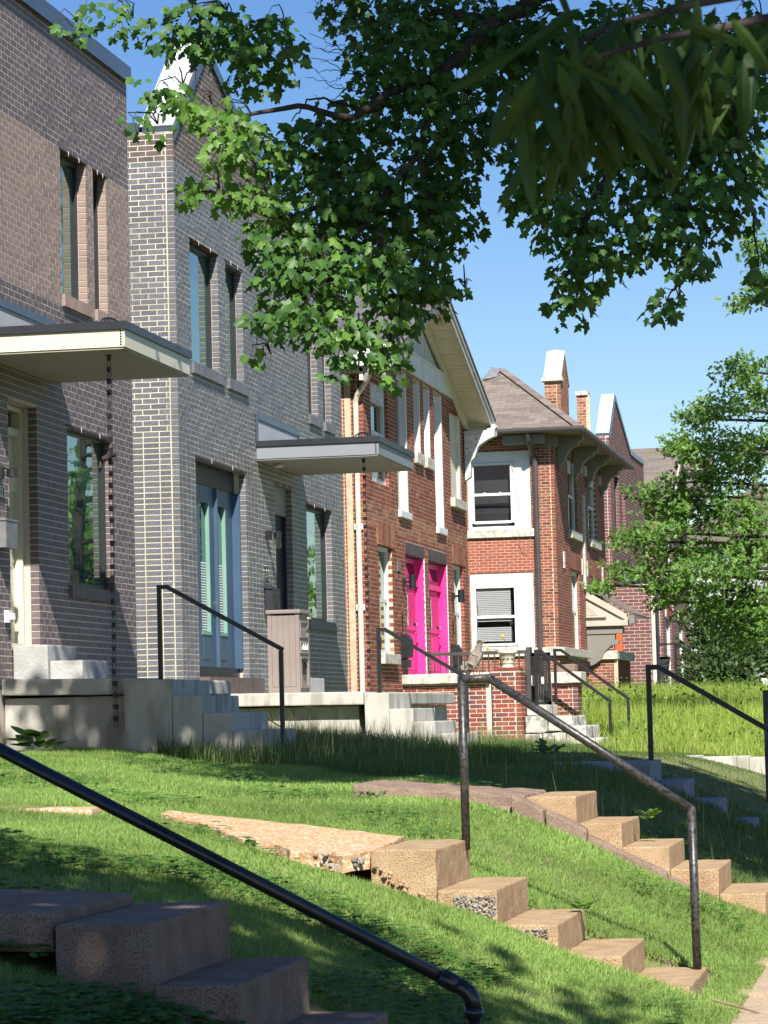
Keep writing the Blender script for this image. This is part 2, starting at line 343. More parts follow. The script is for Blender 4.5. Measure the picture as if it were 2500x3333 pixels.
def finish(fields, limit=300, rest='brick_courses', chance=None):
    "the pieces that show largest become objects of their own, the rest of each field one mesh"
    cand = []
    for fi, F in enumerate(fields):
        if not F.items: continue
        full = max(e1 - e0 for e0, e1, *_ in F.items); h = sorted(b - a for _, _, a, b, _ in F.items)[len(F.items) // 2]
        for ii, (e0, e1, a, b, k) in enumerate(F.items):
            if abs(e1 - e0 - full) < 1e-4 and abs(b - a - h) < 1e-4:
                c = F.O + F.U * (e0 + e1) / 2 + F.V * (a + b) / 2; x, y, z = proj(c)
                x2, y2, _ = proj(c + F.U * (e1 - e0) / 2)
                if 8 < x < 2492 and 8 < y < 3325: cand.append((-(abs(x2 - x) * (b - a) / z), fi, ii, h, full))
    cand.sort(); pick = {(c[1], c[2]) for c in cand[:limit]}
    for fi, F in enumerate(fields):
        meshes = {}; b = {}
        vs = []; fs = []; mi = []; mats = []
        for ii, (e0, e1, a, bb, k) in enumerate(F.items):
            if (fi, ii) in pick:
                if k not in meshes:
                    me = bpy.data.meshes.new(F.name); me.from_pydata([tuple(p) for p in F.verts(0, e1 - e0, 0, bb - a)], [], F.FACES); me.materials.append(M[k]); meshes[k] = me
                o = link(F.name, meshes[k], F.part); o.location = F.O + F.U * e0 + F.V * a
            else:
                if k not in mats: mats.append(k)
                o = len(vs); vs += [tuple(F.O + p) for p in F.verts(e0, e1, a, bb, random.uniform(-.0006, .0014))]; fs += [tuple(i + o for i in f) for f in F.FACES]; mi += [mats.index(k)] * 5
        if vs:
            me = bpy.data.meshes.new(rest); me.from_pydata(vs, [], fs)
            for k in mats: me.materials.append(M[k])
            me.polygons.foreach_set('material_index', mi); me.update(); stuff(link(rest, me, F.part))
def cut(base, holes):
    "intervals of base minus the holes that span height v"
    def iv(v):
        r = base(v) if callable(base) else [base]
        for (u0, u1, z0, z1) in holes:
            if z0 < v < z1:
                r = [x for (p, q) in r for x in ((p, min(q, u0)), (max(p, u1), q)) if x[1] - x[0] > .004]
        return r
    return iv
def backing(b, O, U, N, iv, us, zs, rec=0.0):
    "mortar bed: the covered cells of a grid, as quads in the plane of the wall"
    O, U, N = Vector(O), Vector(U), Vector(N); W = Vector((0, 0, 1))
    for a, c in zip(zs, zs[1:]):
        if c - a < .003: continue
        for (p, q) in iv((a + c) / 2):
            b.add([O + U * p + W * a - N * rec, O + U * q + W * a - N * rec, O + U * q + W * c - N * rec, O + U * p + W * c - N * rec], [(0, 1, 2, 3)])
def reveals(b, O, U, N, hole, d, g=.005):
    "mortar sides of an opening, d deep"
    O, U, N = Vector(O), Vector(U), Vector(N); W = Vector((0, 0, 1)); u0, u1, z0, z1 = hole; u0 -= g; u1 += g; z0 -= g; z1 += g
    p = lambda u, z, n: O + U * u + W * z - N * n
    for (a, c) in (((u0, z0), (u0, z1)), ((u0, z1), (u1, z1)), ((u1, z1), (u1, z0)), ((u1, z0), (u0, z0))):
        b.add([p(*a, 0), p(*c, 0), p(*c, d), p(*a, d)], [(0, 1, 2, 3)])

# ------------------------------------------------------------------ terrain
CARVE = []
for (y0, y1, pr) in ((9.7, 10.82, [(-2.625, .822), (-2.33, .612), (-2.03, .41), (-1.72, .22)]), (15.0, 16.15, [(-2.548, .812), (-2.238, .60), (-1.927, .42), (-1.606, .258), (-1.268, .10)]),
                     (19.6, 20.8, [(-2.372, .935), (-2.075, .752), (-1.765, .592), (-1.445, .44), (-1.144, .275), (-.85, .12)]), (28.3, 29.5, [(-2.706, 1.0), (-2.385, .803), (-2.065, .612), (-1.756, .412), (-1.45, .22)])):
    for i, (x, z) in enumerate(pr): CARVE.append((pr[i - 1][0] - .1 if i else x - .34, x + .05, y0 - .02, y1 + .10, z - .13))
_PX = np.array([-30, -9, -7.5, -6.2, -5, -4.0, -3.3, -2.86, -2.6, -2.2, -1.94, -1.5, -1.15, -.9, 0, 30.])
_PZ = np.array([1.3, 1.26, 1.2, 1.12, 1.03, .93, .80, .68, .57, .42, .29, .12, .02, 0, 0, 0])
def sstep(x, a, b): t = np.clip((x - a) / (b - a), 0, 1); return t * t * (3 - 2 * t)
def gz(x, y):
    x = np.asarray(x, float); y = np.asarray(y, float)
    z = (np.interp(x, _PX, _PZ) + np.interp(x - .12, _PX, _PZ) + np.interp(x + .12, _PX, _PZ)) / 3
    lawn = sstep(-x, .9, 1.6)
    z = z + np.clip((y - 15) * .015, -.1, .16) * (1 - sstep(-x, 3.0, 5.0)) + .10 * np.exp(-((y - 19.4) / 1.1) ** 2) * lawn * (1 - sstep(-x, 2.9, 4.2))
    z = z + lawn * (.018 * np.sin(x * 2.1 + y * .7) + .015 * np.sin(y * 1.7 - x * .9) + .008 * np.sin(y * 4.1 + x * 3.3))
    far = .80 + .55 * sstep(y, 48, 78) + .1 * sstep(-x, 2, 8)
    z = z * (1 - sstep(y, 33, 46) * lawn) + far * sstep(y, 33, 46) * lawn
    z = z - .30 * np.exp(-((x + 3.02) / .30) ** 2 - ((y - 15.02) / .20) ** 2)      # washed-out hollow under the broken slab
    for (a, c, d, e, zt) in CARVE:                       # bed of the staircases and slabs
        k = (x > a) & (x < c) & (y > d) & (y < e); z = np.where(k, np.minimum(z, zt), z)
    return z
def grid(name, xs, ys, zf, m):
    X, Y = np.meshgrid(xs, ys); Z = zf(X, Y); nx = len(xs); v = np.stack([X, Y, Z], -1).reshape(-1, 3)
    i = (np.arange(len(ys) - 1)[:, None] * nx + np.arange(nx - 1)[None]).ravel()
    return bulk(name, v, np.concatenate([np.stack([i, i + 1, i + nx + 1], 1), np.stack([i, i + nx + 1, i + nx], 1)]), m, smooth=True)
structure(grid('ground', np.concatenate([[-900, -300, -100, -40, -20], np.arange(-14, -.95, .09)]), np.concatenate([[-200, -60, -20], np.arange(0, 34, .12), np.arange(34, 110, 1.0), [130, 200, 500, 1500]]), gz, 'lawn_soil'))
walk = B()
for k in range(-6, 60):
    y0 = 1.5 * k + .4; z = float(gz(.0, y0 + .75)); walk.box(-1.06, .55, y0, y0 + 1.488, z - .12, z + .012)
structure(walk.build('sidewalk', 'sidewalk'))
verge = B(); verge.box(.55, 2.2, -60, 300, -.4, -.01); structure(verge.build('verge', 'lawn_soil'))
kerb = B(); kerb.box(2.2, 2.36, -60, 300, -.5, .0); structure(kerb.build('kerb', 'concrete_new'))
rd = B(); rd.box(2.36, 10.5, -60, 400, -.6, -.13); structure(rd.build('road', 'asphalt'))
fp = B(); fp.box(10.5, 900, -200, 1500, -.5, .0); structure(fp.build('far_pavement', 'lawn_soil'))

# ------------------------------------------------------------------ houses: shared pieces
XF = -8.9
UY, UX, UZ = (0, 1, 0), (1, 0, 0), (0, 0, 1)
def hole(a, b, X=XF):
    "opening from two photo corners (top left, bottom right) on the plane x = X"
    p, q = P(*a, X=X), P(*b, X=X); return (p.y, q.y, q.z, p.z)
def frontwall(h, name, X, y0, y1, z0, z1, holes, mortar, top=None, rev=.1):
    "front wall: mortar bed (the part) ready to take bricks"
    base = (lambda v: top(v)) if top else (y0, y1)
    iv = cut(base, [(a - .005, b + .005, c - .005, d + .005) for a, b, c, d in holes])
    zs = sorted({z0, z1} | {z for q in holes for z in (q[2] - .005, q[3] + .005) if z0 < z < z1} | ({z0 + i * .0677 for i in range(int((z1 - z0) / .0677) + 1)} if top else set()))
    b = B(); backing(b, (X - .005, 0, 0), UY, (1, 0, 0), iv, None, zs)
    for q in holes: reveals(b, (X - .005, 0, 0), UY, (1, 0, 0), q, rev)
    w = b.build(name, mortar, h)
    return w, Field(w, (X - .005, 0, 0), UY, UZ, (1, 0, 0)), cut(base, holes)
def sidewall(h, name, Y, x0, x1, z0, z1, holes, mortar, rev=.1, **k):
    iv = cut((x0, x1 + .09), [(a - .005, b + .005, c - .005, d + .005) for a, b, c, d in holes])
    zs = sorted({z0, z1} | {z for q in holes for z in (q[2] - .005, q[3] + .005)})
    b = B(); backing(b, (0, Y + .005, 0), UX, (0, -1, 0), iv, None, zs)
    for q in holes: reveals(b, (0, Y + .005, 0), UX, (0, -1, 0), q, rev)
    w = b.build(name, mortar, h)
    return w, Field(w, (0, Y + .005, 0), UX, UZ, (0, -1, 0), **k), cut((x0, x1), holes)
def frame(b, X, q, fw, t=.06):
    y0, y1, z0, z1 = q
    b.box(X - t, X, y0, y0 + fw, z0, z1); b.box(X - t, X, y1 - fw, y1, z0, z1); b.box(X - t, X, y0 + fw, y1 - fw, z0, z0 + fw); b.box(X - t, X, y0 + fw, y1 - fw, z1 - fw, z1)
def window(h, X, q, fm='metal_dark', gm='glass_green', fw=.055, d=.1, rail=False, head=0.0, name='window'):
    y0, y1, z0, z1 = q; b = B(); frame(b, X - d, q, fw)
    if head: b.box(X - d - .05, X - d + .012, y0, y1, z1 - head, z1)
    if rail: zm = (z0 + z1) / 2; b.box(X - d - .05, X - d - .004, y0 + fw, y1 - fw, zm - .025, zm + .025)
    w = b.build(name, fm, h); g = B(); g.box(X - d - .045, X - d - .035, y0 + fw * .5, y1 - fw * .5, z0 + fw * .5, z1 - fw * .5)
    g.build('pane', gm, w); return w
def rowlock(h, X, y0, y1, z0, z1, m, out=.035, name='sill', mortar='mortar_pale'):
    "brick-on-edge sill"
    b = B(); n = max(2, round((y1 - y0) / .068)); s = (y1 - y0) / n; b.m = 1
    b.box(X - .1, X + out - .006, y0 + .003, y1 - .003, z0 + .003, z1 - .006); b.m = 0
    for i in range(n): b.box(X - .098, X + out, y0 + i * s, y0 + (i + 1) * s - .010, z0, z1)
    return b.build(name, [m, mortar], h)
def lintel(h, X, y0, y1, z):
    b = B(); b.box(X - .095, X + .004, y0 - .05, y1 + .05, z - .002, z + .01); o = b.build('lintel', 'steel_rust', h)
    w = B()
    for i in range(2): y = y0 + (y1 - y0) * (.3 + .42 * i); w.tube([(X + .002, y, z + .02), (X + .005, y, z - .01), (X + .003, y + .01, z - .03)], .0045, 5)
    w.build('weep_wick', 'plastic_white', o)
def canopy(h, y0, y1, x1, z, fascia, soff, X=XF):
    "flat entrance canopy: soffit board, fascia, dark metal edge"
    b = B(); b.box(X, x1, y0, y1, z + .02, z + .185); c = b.build('canopy', fascia, h)
    s = B(); s.box(X, x1 - .012, y0 + .012, y1 - .012, z, z + .022); s.build('soffit', soff, c)
    e = B(); e.box(X - .0, x1 + .022, y0 - .022, y1 + .022, z + .187, z + .265); e.build('edge_trim', 'metal_dark', c)
    v = B()
    for i in range(6): v.box(x1 - .045, x1 - .028, y0 - .004, y0 + .003, z + .035 + i * .025, z + .05 + i * .025)
    v.build('vent_slot', 'metal_black', c)
    f = B(); zt = z + .265; f.box(X + .004, X + .03, y0 - .02, y1 + .02, zt + .30, zt + .38); f.box(X + .004, X + .03, y0 - .02, y0 + .02, zt, zt + .30); f.box(X + .004, X + .03, y1 - .05, y1 + .02, zt, zt + .30)
    f.build('flashing_frame', 'metal_coping', c)
    w = B(); w.box(X + .004, X + .016, y0 + .02, y1 - .05, zt, zt + .30); w.build('membrane', 'membrane_white', c)
    return c
def strainer(h, x, y, z):
    b = B()
    for i in range(16):
        a = 2 * math.pi * i / 16; b.tube([(x + math.cos(a) * .13 * math.cos(t), y + math.sin(a) * .13 * math.cos(t), z + .10 * math.sin(t)) for t in (0, .5, 1.0, 1.5)], .006, 5)
    b.lathe([(.135, -.01), (.135, .012)], (x, y, z)); return b.build('drain_strainer', 'metal_dark', h)
def rain_chain(x, y, z0, z1, label, m='metal_black'):
    t = thing('rain_chain', (x, y, z1), label, 'rain chain', 'rain chains hanging from the entrance canopies')
    pitch = .112; n = int((z0 - z1) / pitch)
    cup = B(); cup.box(-.021, .021, -.021, .021, -.052, 0); cup.v = [(a * (1 if c > -.01 else .9), b * (1 if c > -.01 else .9), c) for a, b, c in cup.v]
    rg = B(); pts = [(.018 * math.cos(2 * math.pi * i / 12), 0, .024 * math.sin(2 * math.pi * i / 12)) for i in range(13)]; rg.tube(pts, .0035, 5, False)
    cm = cup.build('cup', m, t); lm = rg.build('link', m, t)
    for i in range(n):
        zz = z0 - i * pitch; xo = x + .004 * math.sin(i * .9); 
        for k, (src, dz) in enumerate(((cm, 0), (lm, -.082))):
            o = src if i == 0 else link(src.name.split('.')[0], src.data, t)
            o.location = (xo, y + .003 * math.cos(i), zz + dz); o.rotation_euler = (0, 0, random.uniform(-.25, .25))
    tp = B(); tp.lathe([(.03, 0), (.03, .05), (.045, .055), (.045, .06)], (x, y, z0)); tp.build('outlet_collar', m, t)
    return t
def letters(h, text, loc, size, m, rot, depth=.008, name='house_number'):
    c = bpy.data.curves.new(name, 'FONT'); c.body = text; c.size = size; c.extrude = depth; c.align_x = 'CENTER'
    tmp = bpy.data.objects.new(name, c); col.objects.link(tmp); bpy.context.view_layer.update()
    me = bpy.data.meshes.new_from_object(tmp.evaluated_get(bpy.context.evaluated_depsgraph_get())); bpy.data.objects.remove(tmp)
    mx = Matrix.Translation(loc) @ rot.to_4x4(); me.transform(mx); me.materials.clear(); me.materials.append(M[m]); return link(name, me, h)
FACE_X = Matrix(((0, 0, 1), (1, 0, 0), (0, 1, 0)))     # text lying on a wall that faces +x
def coping_line(b, X, pts, w=.34, t=.05, over=.03, drop=.10):
    for (ya, za), (yb, zb) in zip(pts, pts[1:]):
        b.prism([(X + over, ya, za), (X + over, yb, zb), (X + over, yb, zb + t), (X + over, ya, za + t)], (-w, 0, 0))
        b.prism([(X + over, ya, za), (X + over, yb, zb), (X + over, yb, zb - drop), (X + over, ya, za - drop)], (-.02, 0, 0))
def body(h, x0, x1, y0, y1, z0, z1, m):
    b = B(); b.box(x0, x1, y0, y1, z0, z1); return b.build('rear_wall', m, h)

# ------------------------------------------------------------------ house 1: dark brown brick, cream canopy
h = thing('brick_house', (-12, 29, 1.3), 'dark brown brick house with tan upper band and cream flat canopy', 'house')
wA, wB = (29.80, 30.74, 6.03, 7.583), (31.04, 31.545, 6.03, 7.583)
lw, dr = (29.88, 31.57, 2.95, 4.64), (27.86, 28.80, 2.27, 4.72)
w, F, iv = frontwall(h, 'front_wall', XF, 22, 32.5, 1.3, 8.86, [wA, wB, lw, dr], 'mortar_pink', rev=.25)
F.lay(1.85, 8.86, iv, .0677, .2032, lambda u, v: 'brick_tan' if 5.915 < v < 7.585 else 'brick_dark', vbase=.15)
finish([F])
body(h, -20, -9.3, 22, 32.42, .3, 8.75, 'brick_dark')
b = B(); b.box(-9.3, -9.0, 32.40, 32.48, 1.3, 8.8); b.build('end_return', 'brick_dark', h)
for q in (wA, wB, lw):
    window(h, XF, q, 'metal_dark', 'glass_green', d=.1 if q is not lw else .08)
    rowlock(h, XF, q[0] - .02, q[1] + .12, q[2] - .13, q[2] - .002, 'brick_dark' if q is lw else 'brick_tan'); lintel(h, XF, q[0], q[1], q[3])
b = B(); coping_line(b, XF, [(22, 8.86), (32.52, 8.86)], t=.17, over=.05, w=.4, drop=.02); b.build('roof_coping', 'metal_coping', h)
c = canopy(h, 26.92, 29.42, -7.44, 5.04, 'paint_cream', 'soffit_beige'); strainer(c, -7.72, 27.35, 5.305)
b = B(); frame(b, -9.06, (dr[0], dr[1], dr[2], dr[3]), .05, .18); b.box(-9.2, -9.08, dr[0] + .05, dr[1] - .05, 4.42, 4.50); d = b.build('door_frame', 'paint_cream', h)
b = B(); b.box(-9.19, -9.15, dr[0] + .05, dr[1] - .05, 2.28, 4.42)
for zz in (2.4, 3.1, 3.8): b.box(-9.15, -9.14, dr[0] + .14, dr[1] - .16, zz, zz + .55)
d2 = b.build('door', 'paint_cream', d)
b = B(); b.tube([(-9.14, 28.62, 3.3), (-9.09, 28.62, 3.3), (-9.09, 28.52, 3.3)], .012, 6); b.build('handle', 'nickel', d2)
b = B(); b.box(-9.19, -9.16, dr[0] + .05, dr[1] - .05, 4.5, 4.67); b.build('transom_pane', 'glass_dark', d)
def wall_lamp(h, y, z, out=.16, X=XF, glass=True):
    b = B(); b.lathe([(.05, -.06), (.05, .06)], (X + .03, y, z), 10); b.tube([(X + .02, y, z + .02), (X + out * .6, y, z + .05), (X + out, y, z + .03)], .012, 6); b.lathe([(.055, -.045), (.055, .035), (.02, .05)], (X + out, y, z), 12)
    o = b.build('wall_lamp', 'metal_black', h)
    g = B(); g.lathe([(.05, -.19), (.045, -.045)], (X + out, y, z), 12); g.build('lamp_shade', 'glass_clear' if glass else 'metal_black', o)
wall_lamp(h, 27.45, 3.95)
b = B(); b.box(XF + .0, XF + .12, 27.35, 27.72, 3.22, 3.48); b.box(XF, XF + .125, 27.34, 27.73, 3.48, 3.50); b.build('mailbox', 'flashing', h)
b = B(); b.box(XF, XF + .05, 27.62, 27.74, 2.50, 2.62); b.lathe([(.035, 0), (.03, .06)], (XF + .06, 27.68, 2.53), 8); b.build('outlet_cover', 'plastic_white', h)
letters(h, '20', (XF + .012, 27.55, 3.72), .17, 'nickel', FACE_X)
# porch of house 1
p = thing('concrete_porch', (-7.9, 28, 1.2), 'grey concrete porch slab and steps below the cream canopy', 'porch')
b = B(); rough_block(b, XF + .01, -7.50, 27.46, 31.2, 1.757, 1.915, .003, .12, 1, .02, skew=lambda q: Vector((0, 0, -.025 * (q.x + 8.9) / 1.4 + .03))); b.build('slab', 'concrete_new', p)
b = B(); rough_block(b, XF + .01, -7.60, 27.56, 31.1, 1.0, 1.757, .004, .15, 2, .01); b.build('foundation', 'concrete_new', p)
for i, (x0, x1, zt) in enumerate(((-7.48, -7.016, 1.892), (-7.016, -6.724, 1.735), (-6.724, -6.436, 1.568), (-6.436, -6.158, 1.40))):
    b = B(); rough_block(b, x0, x1, 26.8, 28.3, .95, zt, .003, .1, 3 + i, .022); b.build('step', 'concrete_new', p)
st = thing('door_steps', (-8.5, 28.3, 1.93), 'white concrete door steps at the cream door frame', 'steps')
b = B(); rough_block(b, XF + .008, -8.54, 27.86, 28.86, 1.93, 2.275, .003, .1, 9, .012); b.build('step', 'concrete_white', st)
b = B(); rough_block(b, -8.535, -8.20, 27.90, 28.86, 1.915, 2.12, .003, .1, 10, .02); b.build('step', 'concrete_white', st)
rain_chain(-7.72, 27.35, 5.035, 1.42, 'black rain chain hanging from the cream canopy corner')

# ------------------------------------------------------------------ house 2: grey brick with gable parapet
h = thing('brick_house', (-12, 39, 1.3), 'grey brick house with pale mortar, pointed gable and blue glazed doors', 'house')
wA, wB, wC, wD = (35.32, 36.78, 5.94, 7.495), (37.20, 38.14, 5.94, 7.49), (42.27, 42.95, 5.955, 7.33), (43.36, 43.96, 5.945, 7.33)
fr, dr, lw = (35.40, 38.10, 2.04, 4.772), (39.86, 40.94, 1.8, 4.772), (41.95, 43.75, 2.92, 4.612)
Y0, Y1 = 34.60, 44.72
gab = [(Y0, 8.70), (36.35, 10.12), (40.3, 8.72), (Y1, 8.72)]
def gtop(v):
    if v < 8.70: return [(Y0, Y1)]
    r = []; a = Y0 + (v - 8.70) / (10.12 - 8.70) * (36.35 - Y0); c = 40.3 - (v - 8.72) / (10.12 - 8.72) * (40.3 - 36.35)
    return [(a, c)] if c - a > .05 else []
w, F, iv = frontwall(h, 'front_wall', XF, Y0, Y1, 1.3, 10.12, [wA, wB, wC, wD, fr, dr, lw], 'mortar_cream', gtop, .3)
F.lay(1.83, 10.12, iv, .0677, .2032, lambda u, v: 'brick_brown' if v > 8.36 else 'brick_grey', bond=lambda v: 'stack' if v < 4.98 else 'run', vbase=.08)
w2, F2, iv2 = sidewall(h, 'side_wall', Y0, -12, XF - .10, 1.3, 8.70, [], 'mortar_cream')
F2.lay(1.83, 8.70, iv2, .0677, .2032, lambda u, v: 'brick_brown' if v > 8.36 else 'brick_grey', bond=lambda v: 'stack' if v < 4.98 else 'run', vbase=.08)
F2.items = [q for q in F2.items if q[0] > -10.2] + [q for q in F2.items if q[0] <= -10.2]
finish([F, F2])
body(h, -20, -9.35, Y0 + .12, Y1 - .05, .3, 8.6, 'brick_grey')
b = B(); b.box(-9.35, -9.0, Y1 - .06, Y1 - .01, 1.3, 8.6); b.build('end_return', 'brick_grey', h)
b = B(); b.prism([(-9.02, Y0 + .03, 8.6), (-9.02, 36.35, 10.10), (-9.02, 40.3, 8.7), (-9.02, 40.3, 8.6)], (-.3, 0, 0)); b.build('gable_back', 'membrane_white', h)
b = B(); coping_line(b, XF, gab[1:], t=.05); b.build('roof_coping', 'metal_coping', h)
b = B(); b.m = 0; coping_line(b, XF, gab[:2], t=.05, w=.42); b.m = 1
d = Vector((0, 36.35 - Y0, 10.12 - 8.70)).normalized(); nn = Vector((0, -d.z, d.y))
a0, a1 = Vector((XF + .0, Y0, 8.755)), Vector((XF + .0, 36.33, 10.17)); b.prism([a0, a1, a1 + nn * .02, a0 + nn * .02], (-.42, 0, 0)); b.build('gable_coping', ['metal_coping', 'membrane_white'], h)
b = B(); b.box(-9.75, XF - .43, Y0 - .03, Y0 + .25, 8.70, 8.82); b.build('corner_cap', 'metal_coping', h)
for q in (wA, wB, wC, wD, lw):
    window(h, XF, q, 'metal_dark', 'glass_green'); rowlock(h, XF, q[0] - .02, q[1] + .14, q[2] - .14, q[2] - .002, 'brick_grey'); lintel(h, XF, q[0], q[1], q[3])
# glazed double door
XD = XF - .17
b = B(); b.box(XD - .16, XD + .005, fr[0], fr[1], 4.49, 4.772); b.build('door_header', 'paint_navy_dark', h)
b = B(); b.box(XD - .16, XD + .03, fr[0], fr[1], 2.04, 2.17); b.build('door_sill', 'paint_navy_dark', h)
lintel(h, XF, fr[0], fr[1], fr[3])
yy = [P(x, 1900, X=XD).y for x in (640, 655, 684, 706, 737, 779)]; yy[0] = fr[0]; yy[-1] = fr[1]
b = B(); b.box(XD - .14, XD + .02, yy[0], yy[0] + .05, 2.17, 4.49); b.build('door_jamb', 'paint_navy', h)
b = B(); b.box(XD - .14, XF - .085, fr[1] - .05, fr[1] + .004, 2.17, 4.49); b.box(XD - .1, XD - .02, yy[4] + .13, fr[1] - .05, 2.17, 4.49); b.build('side_panel', 'paint_navy', h)
for k, (ga, gb, la, lb) in enumerate(((yy[1], yy[2], yy[0] + .05, yy[3] - .10), (yy[3], yy[4], yy[3] - .05, yy[4] + .13))):
    b = B(); z0, z1 = 2.175, 4.485
    b.box(XD - .055, XD, la, ga, z0, z1); b.box(XD - .055, XD, gb, lb, z0, z1); b.box(XD - .055, XD, ga, gb, z0, 2.62); b.box(XD - .055, XD, ga, gb, 4.27, z1); b.box(XD, XD + .008, ga + .04, gb - .06, 2.27, 2.55); leaf = b.build('door', 'paint_navy', h)
    g = B(); g.box(XD - .050, XD - .044, ga, gb - .03, 2.62, 4.27); g.build('pane', 'glass_dark', leaf)
    g = B(); g.box(XD - .05, XD + .006, gb - .03, gb + .004, 2.60, 4.29); g.box(XD - .05, XD + .012, ga - .01, gb, 2.585, 2.625); g.build('pane_bead', 'paint_teal', leaf)
    g = B()
    for i in range(26): g.prism([(XD - .0435, ga + .01, 2.63 + i * .034), (XD - .034, ga + .01, 2.63 + i * .034 + .015), (XD - .0435, ga + .01, 2.63 + i * .034 + .031)], (0, gb - ga - .06, 0))
    g.build('blind', 'blind_pale', leaf)
ym = yy[3] - .075; b = B(); b.box(XD - .06, XD + .045, ym - .022, ym + .022, 2.175, 4.485); b.build('door_post', 'paint_navy', h)
b = B(); b.tube([(XD, yy[2] + .12, 3.0), (XD + .05, yy[2] + .12, 3.0), (XD + .05, yy[2] - .02, 3.0)], .013, 6); b.box(XD + .001, XD + .012, yy[2] + .09, yy[2] + .15, 2.85, 3.22); b.build('handle', 'nickel', h)
rowlock(h, XF, fr[0] + .0, fr[1] + .35, 1.83, 2.035, 'brick_brown', out=.12, name='brick_threshold')
# entrance
b = B(); b.box(-9.06, -9.03, dr[0], dr[1] - .06, 1.84, 4.35); b.box(-9.06, -8.995, dr[1] - .06, dr[1], 1.84, 4.35); b.build('entrance_door', 'paint_navy_dark', h)
b = B(); b.box(-9.06, -8.99, dr[0], dr[1], 4.36, 4.77); b.build('door_header', 'paint_greyblue', h)
lintel(h, XF, dr[0], dr[1], dr[3])
wall_lamp(h, 39.25, 4.0)
letters(h, '22', (XF + .012, 39.2, 3.42), .26, 'nickel', FACE_X)
b = B(); b.box(XF + .01, XF + .12, 39.05, 39.5, 2.88, 3.27); b.prism([(XF, 39.03, 3.27), (XF + .13, 39.03, 3.25), (XF, 39.03, 3.33)], (0, .49, 0)); mb = b.build('mailbox', 'metal_dark', h)
b = B(); b.box(XF + .12, XF + .124, 39.08, 39.47, 2.98, 3.2); b.tube([(XF + .126, 39.28, 3.05), (XF + .126, 39.28, 2.9)], .006, 5); b.build('mailbox_flap', 'metal_black', mb)
b = B(); b.lathe([(.07, -.03), (.07, 0), (.05, .02)], (XF + .16, 39.4, 4.965), 10); b.build('ceiling_lamp', 'plastic_white', h)
c = canopy(h, 38.77, 41.45, -7.22, 4.985, 'paint_greyblue', 'soffit_grey'); strainer(c, -7.50, 39.15, 5.25)
p = thing('concrete_porch', (-7.7, 36, 1.2), 'long sunlit concrete porch slab in front of the blue glazed doors', 'porch')
b = B(); rough_block(b, XF + .01, -6.708, Y0 + .02, 41.4, 1.634, 1.79, .003, .15, 11, .015, skew=lambda q: Vector((0, 0, -.02 * (q.x + 8.9) / 2.2 + .025))); b.build('slab', 'concrete_new', p)
b = B(); rough_block(b, XF + .01, -6.80, Y0 + .2, 41.3, .8, 1.632, .004, .18, 12, .01); b.build('foundation', 'concrete_new', p)
for i, (x0, x1, zt) in enumerate(((-6.70, -6.403, 1.775), (-6.403, -6.111, 1.58), (-6.111, -5.852, 1.42), (-5.852, -5.58, 1.27))):
    b = B(); rough_block(b, x0, x1, Y0 + .04, 36.2, .8, zt, .003, .12, 13 + i, .012); b.build('step', 'concrete_new', p)
b = B(); rough_block(b, XF + .01, -8.5, 40.0, 41.0, 1.80, 2.05, .002, .1, 19, .01); b.build('step', 'concrete_white', p)
rain_chain(-7.50, 39.15, 4.98, 1.25, 'dark rain chain hanging from the grey-blue canopy')
# storage cabinet
t = thing('storage_cabinet', (-8.1, 36.9, 1.80), 'taupe resin storage cabinet standing on the sunlit porch slab', 'cabinet')
x0, x1, y0, y1, z0, z1 = -8.31, -7.90, 36.6, 37.22, 1.80, 2.83
b = B(); b.box(x0 + .012, x1 - .012, y0 + .012, y1 - .012, z0 + .02, z1 - .02); b.build('case', 'resin_taupe', t)
for i in range(4):
    a = x0 + .055 + i * .0765; b = B(); b.box(a, a + .0715, y0 + .004, y0 + .011, z0 + .10, z1 - .03); b.build('panel', 'resin_taupe', t)
for (a, c, e, f) in ((x0, x0 + .05, y0, y0 + .04), (x1 - .05, x1, y0, y0 + .04), (x1 - .05, x1, y1 - .05, y1)): b = B(); b.box(a, c, e, f, z0, z1 - .01); b.build('corner_post', 'resin_taupe', t)
b = B(); b.box(x0 + .05, x1 - .05, y0 + .002, y0 + .011, z0, z0 + .095); b.build('base_rail', 'resin_taupe', t)
b = B(); rough_block(b, x0 - .02, x1 + .02, y0 - .025, y1 + .025, z1 - .005, z1 + .045, 0, .3, 0, .012); b.build('lid', 'resin_taupe', t)
b = B()
for (za, zb) in ((z0 + .08, z0 + .48), (z0 + .52, z0 + .68), (z0 + .72, z1 - .09)): frame(b, x1 + .006, (y0 + .07, y1 - .08, za, zb), .03, .02)
b.build('door_panel', 'resin_taupe', t)
b = B(); b.tube([(x1 + .01, y1 - .15, z1 - .05), (x1 + .05, y1 - .15, z1 - .06), (x1 + .05, y1 - .28, z1 - .06)], .012, 6); b.build('latch', 'blind_pale', t)
b = B(); b.box(x1 + .0, x1 + .012, y0 + .2, y0 + .36, z0 + .25, z0 + .46); b.tube([(x1 + .02, y0 + .24, z0 + .42), (x1 + .025, y0 + .3, z0 + .34), (x1 + .02, y0 + .27, z0 + .27)], .01, 6); b.build('padlock_hasp', 'chain_grey', t)
b = B()
for i in range(9): b.bar((x1 + .008, y0 + .13 + i * .042, z0 + .565), (x1 + .008, y0 + .14 + i * .042, z0 + .56 + .05 + .02 * (i % 3)), .006, .010, (1, 0, 0))
b.build('embossed_mark', 'blind_pale', t)

